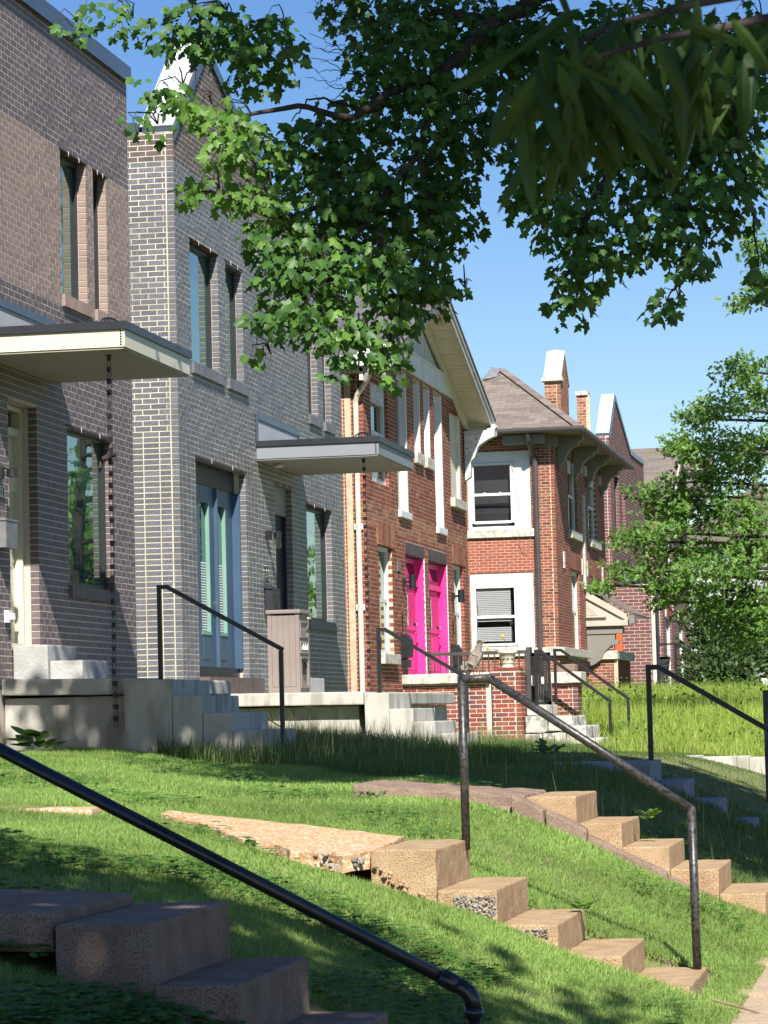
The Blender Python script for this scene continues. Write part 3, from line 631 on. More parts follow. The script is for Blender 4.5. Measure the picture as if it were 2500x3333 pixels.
# ------------------------------------------------------------------ house 3: red brick, two pink doors, white gable
h = thing('brick_house', (-13, 51.8, 1.2), 'red brick house with two bright pink doors and a white front gable', 'house')
Y0, Y1 = 46.55, 57.1
d1, d2 = hole((1319, 1765), (1380, 2195)), hole((1394, 1785), (1453, 2195))
zt = (d1[3] + d2[3]) / 2; d1 = (d1[0], 51.95, 2.15, zt); d2 = (52.45, 54.45, 2.15, zt)
w1 = (47.57, 48.78, 2.52, 4.31); w6 = (55.3, 56.45, 2.5, 4.35)
u1 = (47.2, 48.7, 5.35, 7.02)
q = hole((1297, 1250), (1322, 1668)); u2 = (49.55, 50.55, q[2], 7.45)
q = hole((1346, 1250), (1375, 1410)); u3 = (51.3, 51.95, 6.15, 7.45); u4 = (52.35, 53.0, 6.15, 7.45)
u5 = (53.45, 54.35, 4.95, 7.45); u6 = (55.25, 56.5, 5.6, 7.3)
HO = [d1, d2, w1, w6, u1, u2, u3, u4, u5, u6]
PEAK, EV, YP = 9.02, 7.22, 51.85
def rtop(v):
    if v < 7.1: return [(Y0, Y1)]
    k = (v - 7.1) / (8.95 - 7.1); return [(max(Y0, 46.3 + k * 5.5), min(Y1, 57.4 - k * 5.5))]
w, F, iv = frontwall(h, 'front_wall', XF, Y0, Y1, .6, 7.52, HO, 'mortar_old', rtop, .3)
def rk(u, v):
    r = random.random()
    if 4.55 < v < 5.0: return 'brick_red_old'
    return 'brick_red_old' if r < .12 else 'brick_red'
F.lay(.9, 7.52, iv, .069, .205, rk, vbase=.03)
w2, F2, iv2 = sidewall(h, 'side_wall', Y0, -9.17, XF - .10, .6, 7.15, [], 'mortar_old')
F2.lay(.9, 7.15, iv2, .069, .205, rk, vbase=.03)
w3, F3, iv3 = sidewall(h, 'side_pilaster', Y0 - .02, -10.3, -9.2, .6, 7.15, [], 'mortar_old')
F3.lay(.9, 7.15, iv3, .069, .105, 'brick_red', bond='stack', vbase=.0)
finish([F, F2, F3])
body(h, -20, -9.3, Y0 + .1, Y1 - .05, .3, 7.1, 'brick_red')
b = B(); b.box(-9.3, -9.0, Y1 - .06, Y1 - .01, .6, 7.1); b.build('end_return', 'brick_red', h)
# gable face, frieze and rakes
b = B(); k = (7.86 - 7.1) / 1.85 * 5.5; b.prism([(XF - .02, 46.35 + k, 7.86), (XF - .02, 57.35 - k, 7.86), (XF - .02, YP, 8.98)], (-.2, 0, 0)); b.build('gable_face', 'paint_white_old', h)
b = B(); k = (7.52 - 7.1) / 1.85 * 5.5; k2 = (7.86 - 7.1) / 1.85 * 5.5
b.prism([(XF + .035, 46.35 + k, 7.52), (XF + .035, 57.35 - k, 7.52), (XF + .035, 57.35 - k2, 7.86), (XF + .035, 46.35 + k2, 7.86)], (-.2, 0, 0))
b.box(XF - .1, XF + .06, 46.4 + k2, 57.3 - k2, 7.86, 7.90); b.build('frieze_board', 'paint_white', h)
sl = Vector((0, YP - 46.2, PEAK - EV)).normalized(); XR = -8.38
for s, ye in ((1, 46.2), (-1, 57.5)):
    e, p = Vector((0, ye, EV)), Vector((0, YP, PEAK)); dn = Vector((0, 0, -.05))
    b = B(); b.prism([(XR, e.y, e.z + .02), (XR, p.y, p.z + .02), (XR, p.y, p.z - .17), (XR, e.y, e.z - .17)], (-.03, 0, 0))
    b.prism([(XR + .03, e.y, e.z + .02), (XR + .03, p.y, p.z + .02), (XR + .03, p.y, p.z - .06), (XR + .03, e.y, e.z - .06)], (-.03, 0, 0)); b.build('rake_board', 'paint_white_old', h)
    b = B(); n = 34
    for i in range(n):
        a, c = e.lerp(p, i / n), e.lerp(p, (i + .92) / n); b.prism([(XR - .03, a.y, a.z - .13), (XR - .03, c.y, c.z - .13), (XR - .03, c.y, c.z - .115), (XR - .03, a.y, a.z - .115)], (-.52, 0, 0))
    b.build('rake_soffit', 'paint_cream_spout', h)
    b = B(); b.prism([(XF + .07, e.y, e.z - .135), (XF + .07, p.y, p.z - .135), (XF + .07, p.y, p.z - .34), (XF + .07, e.y, e.z - .34)], (-.06, 0, 0)); b.build('rake_trim', 'paint_cream_spout', h)
    # roof slope laid in shingles
    b = B(); b.prism([(XR + .05, e.y - .0, e.z + .02), (XR + .05, p.y, p.z + .02), (XR + .05, p.y, p.z + .06), (XR + .05, e.y, e.z + .06)], (-11, 0, 0)); rf = b.build('roof', 'shingle_grey', h)
    sd = Vector((0, (YP - ye), PEAK - EV)); Ls = sd.length; sd.normalize(); nrm = Vector((0, -sd.z * s, abs(sd.y))).normalized() if s > 0 else Vector((0, sd.z, abs(sd.y))).normalized()
    if s > 0:
        Fs = Field(rf, (0, ye, EV + .062), UX, sd, nrm, 'shingle', .006, .006, .002); Fs.lay(0, Ls, lambda v: [(-15, XR + .06)], .135, .30, 'shingle_grey'); Fs.items = [x for x in Fs.items if x[1] > -15.2]; finish([Fs], 300, 'shingle_courses')
# left eave: gutter, end boards, outlet and downspout
b = B(); b.box(-14, -8.50, 46.08, 46.22, 7.10, 7.24); b.box(-14, -8.49, 46.05, 46.09, 7.20, 7.27); b.build('gutter', 'paint_white', h)
b = B(); b.box(-14, -8.55, 46.2, 46.56, 7.02, 7.08); b.build('eave_soffit', 'paint_white_old', h)
b = B(); b.prism([(-8.44, 46.15, 7.24), (-8.44, 46.55, 7.24), (-8.44, 46.65, 7.50)], (-.5, 0, 0)); b.build('eave_return', 'paint_white', h)
b = B(); b.prism([(-8.46, 46.04, 7.12), (-8.46, 46.22, 7.12), (-8.46, 46.2, 6.85), (-8.46, 46.12, 6.95)], (-.09, 0, 0)); b.build('eave_bracket', 'paint_white', h)
b = B(); b.tube([(-8.72, 46.15, 7.10), (-8.72, 46.2, 7.0), (-8.78, 46.30, 6.90), (-8.98, 46.44, 6.66), (-9.015, 46.47, 6.55), (-9.015, 46.47, 1.9), (-9.015, 46.47, 1.0)], .044, 8)
sp = b.build('downspout', 'paint_cream_spout', h)
b = B()
for i in range(6): b.tube([(-8.75 + i * -.012, 46.22 + i * .012, 6.99 - i * .02), (-8.753 + i * -.012, 46.223 + i * .012, 6.983 - i * .02)], .052, 8)
b.build('elbow_rib', 'paint_white', sp)
b = B()
for z in (5.9, 4.5, 3.2): b.box(-9.09, -8.95, 46.50, 46.53, z, z + .10)
b.build('strap', 'paint_white', sp)
# right eave bracket and gutter end
br = [(XF + .02, 7.02), (XR + .1, 7.02), (XR + .1, 6.90), (XR - .04, 6.84), (XF + .30, 6.72), (XF + .22, 6.50), (XF + .14, 6.42), (XF + .13, 6.12), (XF + .02, 6.05)]
b = B(); b.prism([(x, 56.85, z) for x, z in br], (0, .22, 0)); b.build('eave_bracket', 'paint_white_old', h)
b = B(); b.box(XR - .1, XR + .06, 57.05, 57.5, 6.95, 7.08); b.tube([(XR + .03, 57.5, 7.12), (XR + .03, 57.2, 7.12)], .055, 8); b.box(-14, XR + .02, 57.42, 57.54, 7.08, 7.2); b.build('gutter', 'paint_white', h)
# doors: deep pink reveals
for q, nm in ((d1, 'left'), (d2, 'right')):
    y0, y1, z0, z1 = q
    b = B(); b.box(-9.12, XF - .012, y0 - .004, y0 + .03, z0, z1 - .22); b.build('door_reveal', 'paint_pink', h)
    b = B(); b.box(-9.12, XF - .012, y1 - .03, y1 + .004, z0, z1 - .22)
    for i in range(3): b.box(-9.06 + i * .05, -9.055 + i * .05, y1 - .038, y1 - .03, z0, z1 - .22)
    b.build('door_reveal', 'paint_pink', h)
    b = B(); b.box(-9.2, XF + .004, y0 - .02, y1 + .02, z1 - .20, z1 + .004); b.build('door_head', 'paint_plum', h)
    b = B(); b.box(-9.12, -9.07, y0 + .03, y1 - .03, z0, z0 + 1.62)
    for i in range(5): b.box(-9.07, -9.062, y0 + .12 + i * .36, y0 + .40 + i * .36, z0 + .15, z0 + .75)
    frame(b, -9.05, (y0 + .1, y1 - .1, z0 + .85, z0 + 1.55), .07, .03); dd = b.build('door', 'paint_pink', h)
    g = B(); g.box(-9.065, -9.058, y0 + .17, y1 - .17, z0 + .92, z0 + 1.48); g.build('pane', 'glass_dark', dd)
    b = B(); b.box(-9.12, -9.01, y0 + .03, y1 - .03, z0 + 1.63, z0 + 1.73); frame(b, -9.05, (y0 + .03, y1 - .03, z0 + 1.73, z1 - .22), .08, .05); tr = b.build('transom', 'paint_pink', h)
    g = B(); g.box(-9.09, -9.08, y0 + .1, y1 - .1, z0 + 1.8, z1 - .28); g.build('pane', 'glass_dark', tr)
    b = B(); b.tube([(-9.05, y1 - .2, z0 + .80), (-8.99, y1 - .2, z0 + .80), (-8.99, y1 - .34, z0 + .80)], .014, 6); b.lathe([(.035, 0), (.035, .03)], (-9.03, y1 - .2, z0 + .95), 8); b.build('handle', 'nickel', dd)
    b = B(); b.box(XF - .3, XF + .006, y1 + .004, y1 + .03, z0, z1 - .2); b.build('jamb_trim', 'paint_white', h)
def drum_lamp(h, y, z, X=XF):
    b = B(); b.box(X, X + .05, y - .05, y + .05, z - .06, z + .06); b.box(X + .05, X + .12, y - .02, y + .02, z - .02, z + .02); b.lathe([(.062, -.12), (.062, .12)], (X + .17, y, z), 16); b.build('wall_lamp', 'metal_black', h)
drum_lamp(h, 49.75, 3.78); drum_lamp(h, 55.0, 3.72)
def wall_box(h, y, z):
    b = B(); b.prism([(XF, y, z - .3), (XF + .15, y, z - .26), (XF + .16, y, z + .02), (XF + .10, y, z + .12), (XF, y, z + .12)], (0, .34, 0)); b.box(XF, XF + .12, y + .02, y + .32, z - .44, z - .31); b.build('mailbox', 'metal_black', h)
wall_box(h, 49.4, 2.75); wall_box(h, 54.75, 2.68)
for y in (49.55, 54.95):
    b = B()
    for i in range(3): b.tube([(XF + .02, y + .05 * math.cos(t) * .5, 3.22 - i * .09 + .045 * math.sin(t)) for t in np.linspace(.6, 5.6, 8)], .008, 5)
    b.build('house_number', 'chain_grey', h)
b = B(); b.box(XF, XF + .012, 49.25, 49.5, 3.95, 4.1); b.build('number_plate', 'flashing', h)
# windows
def sash(h, X, q, d=.07, gm='glass_dark', wm='paint_white', fw=.07, low=None):
    y0, y1, z0, z1 = q; b = B(); frame(b, X - d, q, fw, .08); zm = (z0 + z1) / 2
    b.box(X - d - .06, X - d - .02, y0 + fw, y1 - fw, zm - .03, zm + .03); w = b.build('window', wm, h)
    g = B(); g.box(X - d - .07, X - d - .06, y0 + .03, y1 - .03, zm, z1 - .03); g.build('pane', gm, w)
    g = B(); g.box(X - d - .05, X - d - .04, y0 + .03, y1 - .03, z0 + .03, zm); g.build('pane', low or gm, w); return w
def stone_sill(h, X, q, m='limestone', out=.09, th=.17, ext=.12):
    b = B(); rough_block(b, X - .06, X + out, q[0] - ext, q[1] + ext, q[2] - th, q[2], .004, .12, int(q[0] * 7), .008); return b.build('sill', m, h)
sash(h, XF, w1, low='glass_green'); stone_sill(h, XF, w1)
sash(h, XF, w6); stone_sill(h, XF, w6)
sash(h, XF, u1, d=.06); b = B(); b.box(XF - .25, XF - .05, u1[0], u1[1] - .1, u1[3] - .35, u1[3]); b.build('window_blind', 'paint_white_old', h)
for q in (u2, u5):
    window(h, XF, q, 'paint_white', 'glass_dark', fw=.12, d=.10); b = B(); b.box(XF - .1, XF - .003, q[1] - .09, q[1] - .002, q[2], q[3]); b.build('window_trim', 'paint_white', h); stone_sill(h, XF, q, 'paint_white', .05, .12, .05)
for q in (u3, u4): window(h, XF, q, 'paint_white', 'glass_dark', fw=.09, d=.10); b = B(); b.box(XF - .1, XF - .003, q[1] - .07, q[1] - .002, q[2], q[3]); b.build('window_trim', 'paint_white', h); stone_sill(h, XF, q, 'limestone', .06, .2, .06)
b = B(); b.box(XF - .2, XF - .06, u6[0], u6[1], u6[2], u6[3] + .1); b.box(XF - .06, XF - .003, u6[1] - .2, u6[1] - .002, u6[2], u6[3]); b.build('boarded_window', 'paint_cream_spout', h); stone_sill(h, XF, u6)
for q in (w1, w6):                                      # upright bricks over the ground-floor windows
    rowlock(h, XF, q[0] - .12, q[1] + .25, q[3] + .004, q[3] + .36, 'brick_red_old', out=.012, name='flat_arch', mortar='mortar_old')

# porch of house 3
p = thing('brick_porch', (-7.9, 50.5, .8), 'red brick porch wall with stone caps below the pink doors', 'porch')
YP0 = 49.55
w, F, iv = sidewall(p, 'porch_wall', YP0, XF - .05, -7.47, .5, 2.02, [], 'mortar_pale')
F.lay(.55, 2.0, iv, .0755, .225, lambda u, v: 'brick_red' if random.random() < .7 else 'brick_maroon')
b = B(); rough_block(b, XF - .02, -7.40, YP0 - .09, YP0 + .3, 2.02, 2.19, .01, .09, 31, .015, 6); b.build('stone_cap', 'limestone', p)
b = B(); b.box(XF + .1, -6.9, YP0 + .22, 56, .5, 2.0); b.build('porch_floor', 'concrete_new', p)
w2, F2, iv2 = sidewall(p, 'pier', YP0 - .10, -7.36, -6.86 - .095, .5, 2.20, [], 'mortar_pale')
F2.lay(.55, 2.20, iv2, .0755, .225, lambda u, v: 'brick_red' if random.random() < .7 else 'brick_maroon', vbase=.0)
w3, F3, iv3 = frontwall(p, 'pier_face', -6.86, YP0 - .10, YP0 + .5, .5, 2.20, [], 'mortar_pale'); F3.lay(.55, 2.20, iv3, .0755, .225, 'brick_red', vbase=.0)
b = B(); b.box(-7.36, -6.88, YP0 - .09, YP0 + .5, .4, 2.19); b.build('pier_core', 'mortar_pale', p)
b = B(); rough_block(b, -7.33, -6.89, YP0 - .08, YP0 + .45, 2.2, 2.26, .008, .08, 33, .01); b.build('pier_top', 'brick_red', p)
b = B(); rough_block(b, -7.02, -6.70, YP0 + .55, YP0 + .9, 1.95, 2.13, .008, .08, 34, .01); b.build('stone_cap', 'limestone', p)
w4, F4, iv4 = sidewall(p, 'far_pier', 52.4, -6.72, -6.25 - .095, .5, 2.0, [], 'mortar_pale'); F4.lay(.55, 2.0, iv4, .0755, .225, lambda u, v: 'brick_red_mixed' if random.random() < .5 else 'brick_red')
w5, F5, iv5 = frontwall(p, 'far_pier_face', -6.25, 52.4, 53.0, .5, 2.0, [], 'mortar_pale'); F5.lay(.55, 2.0, iv5, .0755, .225, 'brick_maroon')
b = B(); b.box(-6.72, -6.27, 52.42, 53.0, .4, 1.99); b.build('pier_core', 'mortar_pale', p)
b = B(); rough_block(b, -6.80, -6.18, 52.32, 53.1, 2.0, 2.2, .008, .09, 35, .015); b.build('stone_cap', 'limestone', p)
b = B(); rough_block(b, -6.62, -6.3, 52.45, 52.9, 2.2, 2.34, .01, .09, 36, .02); b.build('cap_block', 'concrete_brown', p)
finish([F, F2, F3, F4, F5])
# rough limestone steps
t = thing('stone_steps', (-6.3, 50, .8), 'stacked rough limestone block steps beside the brick pier', 'steps')
k = 0
for (x0, x1, z0, z1) in ((-6.84, -6.45, 1.15, 1.44), (-6.44, -6.03, 1.17, 1.43), (-6.84, -6.55, .90, 1.14), (-6.54, -6.15, .92, 1.15), (-6.14, -5.80, .93, 1.26), (-6.84, -6.3, .6, .89), (-6.29, -5.93, .62, .91), (-5.92, -5.55, .62, 1.04), (-5.54, -5.30, .6, .84)):
    b = B(); rough_block(b, x0, x1, 49.62 - .02 * (k % 3), 51.6, z0, z1 - .012, .016, .06, 40 + k, .02, 7); b.build('stone_block', 'limestone_rough', t); k += 1
b = B(); rough_block(b, -6.85, -6.5, 49.95, 51.4, 1.44, 1.62, .006, .09, 60, .02); b.build('stone_block', 'limestone', t)
# ------------------------------------------------------------------ house 4: red brick with hipped brown roof
h = thing('brick_house', (-12, 75, 1.3), 'red and brown brick house with brown hipped roof, brackets and stone trim', 'house')
XB, YB = -8.70, 69.5
YB1 = 80.2
sw = (-10.80, -9.29, 5.86, 7.75); sl_ = (-10.80, -9.28, 3.02, 4.83)
def bk(u, v): return 'brick_red_painted' if u < -9.32 and 4.8 < v < 5.75 else ('brick_red_mixed' if random.random() < .65 else 'brick_red')
w, F, iv = sidewall(h, 'side_wall', YB, -11.6, XB - .10, 1.0, 8.2, [sw, sl_], 'mortar_old', joint=.011); F.lay(1.0, 8.2, iv, .069, .205, bk)
fo = [(72.1, 73.9, 5.95, 7.75), (76.3, 78.2, 5.95, 7.75), (72.3, 73.9, 2.98, 4.95), (76.6, 78.2, 2.98, 4.9)]
w2, F2, iv2 = frontwall(h, 'front_wall', XB, YB, YB1, 1.0, 8.2, fo, 'mortar_old', rev=.2); F2.lay(1.0, 8.2, iv2, .069, .205, lambda u, v: 'brick_red_mixed' if random.random() < .3 else 'brick_red')
finish([F, F2])
body(h, -22, -9.35, YB + .35, YB1, .3, 8.1, 'brick_red_mixed')
# stucco infill with a white sash window, ground floor and first floor
for q, wx, blind in ((sw, (-10.70, -9.72, 6.02, 7.45), False), (sl_, (-10.72, -9.70, 3.10, 4.52), True)):
    x0, x1, z0, z1 = q; a0, a1, c0, c1 = wx; Yp = YB + .03
    b = B(); b.box(x0, x1, Yp, Yp + .1, c1 + .02, z1); b.box(a1 + .02, x1 - .002, Yp + .004, Yp + .1, z0 + .08, c1 + .018); b.box(x0, x1, Yp - .006, Yp + .1, z0, z0 + .078); b.box(x0, a0 - .02, Yp, Yp + .1, z0 + .08, c1 + .018); b.build('infill_panel', 'paint_white', h)
    b = B(); t_ = .05
    for (e0, e1, f0, f1) in ((a0 - .015, a0 + t_, c0, c1 + .01), (a1 - t_, a1 + .015, c0, c1 + .01), (a0 + t_, a1 - t_, c1 - t_, c1 + .01), (a0 + t_, a1 - t_, c0 - .01, c0 + t_)): b.box(e0, e1, Yp - .035, Yp + .05, f0, f1)
    zm = (c0 + c1) / 2 - .03; b.box(a0 + t_, a1 - t_, Yp - .02, Yp + .03, zm - .03, zm + .03)
    for xx in (a0 + .3, a1 - .3): b.box(xx - .03, xx + .03, Yp - .03, Yp - .01, zm + .03, zm + .05)
    wo = b.build('window', 'paint_white', h)
    g = B(); g.box(a0 + .04, a1 - .04, Yp + .0, Yp + .006, zm, c1 - .04); g.build('pane', 'glass_clear', wo)
    g = B(); g.box(a0 + .04, a1 - .04, Yp + .012, Yp + .018, c0 + .04, zm); g.build('pane', 'glass_clear', wo)
    if blind:
        g = B()
        for i in range(30):
            z = c1 - .07 - i * .043
            if 19 <= i <= 21: continue
            g.box(a0 + .06, a1 - .15, Yp + .035 + .003 * (i % 2), Yp + .05, z, z + .032)
        g.build('blind', 'blind_white', wo)
        g = B(); g.bar((a0 + .05, Yp + .03, c1 - .25), (a0 + .10, Yp + .03, zm), .03, .01); g.build('lath', 'concrete_tan', wo)
    r = B(); r.box(a0 - .1, a1 + .1, Yp + .25, Yp + .26, c0 - .1, c1 + .1); r.build('room_back', 'room_dark', wo)
    b = B(); rough_block(b, x0 - .1, x1 + .16, YB - .07, YB + .08, z0 - .19, z0 - .005, .005, .15, int(z0 * 10), .01); b.build('sill', 'limestone', h)
# hipped roof with shingles, gutter, soffit, brackets
XE, ZE = -8.02, 8.15; XRG, ZR, YR = -10.25, 9.95, 71.9
b = B(); b.box(-11.4, XE, YB - .55, YB1 + .5, ZE - .06, ZE - .01); b.build('eave_soffit', 'paint_taupe', h)
b = B(); b.prism([(XE, YB - .6, ZE), (XRG, YR, ZR), (XRG, YB1, ZR), (XE, YB1 + .5, ZE)], (0, 0, -.03)); b.prism([(-11.6, YB - .6, ZE), (XE, YB - .6, ZE), (XRG, YR, ZR), (-10.55, YR, ZR - .05)], (0, 0, -.03)); rf = b.build('roof', 'shingle_brown', h)
sv = Vector((0, YR - (YB - .6), ZR - ZE)); Ls = sv.length; sv.normalize(); nn = Vector((0, -sv.z, sv.y))
def hipiv(v):
    k = v / Ls; return [(-11.55 + k * 1.0, XE + k * (XRG - XE) - .02)]
Fs = Field(rf, (0, YB - .6, ZE + .004), UX, sv, nn, 'shingle', .006, .008, .002); Fs.lay(0, Ls - .05, hipiv, .155, .32, lambda u, v: 'shingle_brown'); finish([Fs], 300, 'shingle_courses')
b = B(); hp = Vector((XRG - XE, YR - YB + .6, ZR - ZE)); hl = hp.length; hp.normalize(); nb = 22
for i in range(nb):
    c = Vector((XE, YB - .6, ZE + .02)) + hp * (i + .5) * hl / nb; sd_ = hp.cross(Vector((.3, -.5, .8))).normalized(); b.obox(c + Vector((0, 0, .012 + .004 * (i % 2))), hp * hl / nb * .53, sd_ * .11, sd_.cross(hp).normalized() * .008)
b.build('hip_cap', 'shingle_brown', rf)
b = B(); b.prism([(-10.62, YR - .55, ZR - .30), (-10.32, YR - .35, ZR - .22), (-10.25, YR - .02, ZR + .03), (-10.5, YR - .02, ZR + .06)], (0, -.04, .03)); b.prism([(-10.85, YR - 1.05, ZR - .9), (-10.6, YR - 1.05, ZR - .85), (-10.3, YR - .2, ZR - .12), (-10.55, YR - .2, ZR - .1)], (0, -.03, .04)); b.build('roof_flashing', 'flashing', rf)
b = B(); b.box(-12.5, -10.50, 72.6, 73.0, 7.6, 9.50); b.build('parapet', 'brick_maroon', h)
b = B(); b.box(-12.6, -10.62, 72.5, 73.1, 9.50, 9.60); b.build('parapet_cap', 'metal_dark', h)
w7, F7, iv7 = sidewall(h, 'parapet_face', 72.58, -12.2, -10.50, 8.3, 9.49, [], 'mortar_pale'); F7.lay(8.3, 9.49, iv7, .075, .23, 'brick_maroon'); finish([F7], 60)
gp = [(0, 0), (.10, 0), (.13, .05), (.13, .10), (.11, .12), (0, .12)]
b = B(); b.prism([(-12, YB - .6 - x, ZE - .07 + z) for x, z in gp], (XE + 12 + .1, 0, 0)); b.prism([(XE + x, YB - .65, ZE - .07 + z) for x, z in gp], (0, YB1 - YB + 1.2, 0)); b.build('gutter', 'gutter_brown', h)
b = B(); b.prism([(-9.87, YB - .45, 7.85), (-8.88, YB - .45, 7.85), (-8.88, YB - .45, ZE - .08), (-9.87, YB - .45, ZE - .08)], (0, .38, 0)); b.box(-9.9, -8.6, YB - .02, YB + .02, 7.78, 8.12); b.build('frieze_board', 'paint_taupe', h)
brk = [(0, 0), (.62, 0), (.62, -.12), (.52, -.14), (.50, -.24), (.40, -.27), (.28, -.36), (.20, -.50), (.17, -.62), (.10, -.66), (.06, -.80), (0, -.82)]
for y in (70.0, 73.2, 75.9, 79.2):
    b = B(); b.prism([(XB + .01 + x, y, ZE - .06 + z) for x, z in brk], (0, .28, 0)); b.build('eave_bracket', 'paint_taupe', h)
b = B(); b.tube([(-9.24, YB - .62, ZE - .06), (-9.24, YB - .55, ZE - .22), (-9.19, YB - .12, ZE - .55), (-9.16, YB - .06, ZE - .7), (-9.15, YB - .06, 2.0)], .07, 8); b.build('downspout', 'gutter_brown', h)
# parapet gable (stone capped) standing on the front wall
w5, F5, iv5 = sidewall(h, 'gable_parapet', 71.2, -9.10, XB - .10, 8.2, 9.55, [], 'mortar_old'); F5.lay(8.2, 9.55, iv5, .075, .22, lambda u, v: 'brick_red_mixed' if random.random() < .4 else 'brick_red_old')
gtp = lambda v: [(71.2, 72.8)] if v < 9.55 else [(71.2 + (v - 9.55) / .75 * .8, 72.8 - (v - 9.55) / .75 * .8)]
w6_, F6, iv6 = frontwall(h, 'gable_parapet_face', XB, 71.2, 72.8, 8.2, 10.28, [], 'mortar_old', gtp); F6.lay(8.2, 10.28, iv6, .075, .22, 'brick_red_old'); finish([F5, F6], 120)
b = B(); b.prism([(XB - .02, 71.22, 8.2), (XB - .02, 72.78, 8.2), (XB - .02, 72.78, 9.55), (XB - .02, 72.0, 10.26), (XB - .02, 71.22, 9.55)], (-.36, 0, 0)); b.build('parapet_core', 'mortar_old', h)
b = B(); b.box(-9.16, XB + .05, 71.12, 71.5, 9.55, 9.64); b.build('stone_band', 'limestone', h)
for i in range(3):
    a, c = Vector((0, 71.22 + i * .27, 9.62 + i * .235)), Vector((0, 71.22 + (i + .97) * .27, 9.62 + (i + .97) * .235)); b = B()
    xm = (-9.12 + XB) / 2; b.prism([(-9.12, a.y, a.z), (XB + .02, a.y, a.z), (XB + .02, a.y, a.z + .06), (xm, a.y, a.z + .10), (-9.12, a.y, a.z + .06)], c - a); b.build('coping_stone', 'limestone', h)
b = B(); b.prism([(-9.10, 72.03, 10.29), (XB + .02, 72.03, 10.29), (XB + .02, 72.03, 10.35), (-9.10, 72.03, 10.35)], (0, .8, -.74)); b.build('coping_slope', 'limestone', h)
w8, F8, iv8 = sidewall(h, 'end_pier', 76.6, -8.95, XB - .0, 8.2, 9.75, [], 'mortar_old'); F8.lay(8.2, 9.75, iv8, .075, .22, 'brick_red_old'); finish([F8], 40)
b = B(); b.box(-8.98, XB + .05, 76.55, 77.1, 9.75, 9.86); b.box(-8.94, XB - .01, 76.62, 77.05, 8.2, 9.75); b.build('stone_band', 'limestone', h)
# front windows, stone trim
for q in fo:
    sash(h, XB, q, d=.07); stone_sill(h, XB, q, 'limestone', .1, .2, .15)
    if q[2] > 5: b = B(); b.box(XB - .12, XB - .05, q[0], q[1], q[3] - .35, q[3]); b.build('window_header', 'paint_white_old', h)
for y in (70.6, 74.4, 75.4, 79.0):
    b = B(); b.box(XB - .05, XB + .05, y, y + .45, 7.55, 7.80); b.build('stone_block', 'limestone', h); b = B(); b.box(XB - .05, XB + .03, y + .1, y + .3, 4.95, 5.35); b.build('stone_block', 'limestone', h)
b = B(); b.box(XB + .0, XB + .06, 74.8, 75.1, 4.6, 7.0); b.build('stone_strip', 'limestone', h)
for y0, y1 in ((71.9, 74.3), (76.2, 78.6)): rowlock(h, XB, y0, y1, 5.0, 5.35, 'brick_red_mixed', out=.012, name='flat_arch', mortar='mortar_old')
b = B(); rough_block(b, XB - .4, XB + .14, YB - .12, 75.0, 2.82, 3.02, .006, .2, 71, .01); b.build('stone_belt', 'limestone', h)
b = B(); b.box(XB - .1, XB + .05, YB, YB + .15, 1.3, 1.9); b.box(XB - .1, XB + .05, YB + 2, YB + 2.15, 1.3, 1.9); b.build('stone_quoin', 'limestone', h)
b = B(); pts = [P(x, y, Y=YB - .03) for x, y in ((1664, 1510), (1680, 1585), (1693, 1650), (1712, 1700), (1731, 1712), (1727, 1760), (1716, 1800), (1703, 1800), (1690, 1770), (1680, 1720), (1672, 1690))]; b.tube(pts, .006, 5); b.build('dangling_cable', 'wire', h)
# entrance hood with gable roof
t = thing('entrance_hood', (-7.9, 76, 2), 'taupe gabled entrance hood with curved bracket and shingled roof', 'porch roof')
YH = 75.2
a, bq, c_, d_ = P(1890, 1910, Y=YH), P(2035, 2015, Y=YH), P(1890, 2022, Y=YH), P(2070, 2032, Y=YH)
b = B(); b.prism([(a.x - .3, YH, a.z + .18), (a.x, YH, a.z), (d_.x - .18, YH, bq.z + .02), (d_.x - .18, YH, bq.z - .16), (a.x - .3, YH, bq.z - .16)], (0, .12, 0)); b.build('gable_board', 'paint_taupe_light', t)
b = B(); b.prism([(a.x - .25, YH - .02, bq.z + .12), (d_.x - .95, YH - .02, bq.z + .12), (a.x - .25, YH - .02, a.z - .12)], (0, .03, 0)); b.build('gable_stucco', 'stucco', t)
b = B(); b.prism([(a.x - .2, YH - .06, a.z + .10), (d_.x - .22, YH - .06, bq.z + .12), (d_.x - .22, YH - .06, bq.z - .04), (a.x - .2, YH - .06, a.z - .10)], (0, .08, 0)); b.box(a.x - .25, d_.x - .2, YH - .07, YH + .02, bq.z - .16, bq.z - .02); b.box(a.x - .25, d_.x - .75, YH - .09, YH + .01, bq.z + .06, bq.z + .11); b.build('rake_board', 'paint_taupe_light', t)
b = B(); b.box(a.x - .3, d_.x - .35, YH + .02, YH + .5, bq.z - .36, bq.z - .165); b.box(a.x - .3, d_.x - .55, YH + .05, YH + .4, bq.z - .52, bq.z - .36); b.build('beam', 'paint_taupe', t)
b = B(); b.prism([(a.x - .3, YH - .1, a.z + .24), (d_.x - .06, YH - .1, bq.z + .08), (d_.x - .06, YH - .1, bq.z + .14), (a.x - .3, YH - .1, a.z + .30)], (0, 4.2, 0)); rf = b.build('roof', 'shingle_brown', t)
sv = Vector((a.x - d_.x - .24, 0, a.z - bq.z + .16)); Ls = sv.length; sv.normalize()
Fs = Field(rf, (d_.x - .06, YH - .1, bq.z + .145), UY, sv, Vector((-sv.z, 0, sv.x)) * -1, 'shingle', .006, .008, .002); Fs.lay(0, Ls, lambda v: [(0, 4.2)], .14, .32, 'shingle_brown'); finish([Fs], 120, 'shingle_courses')
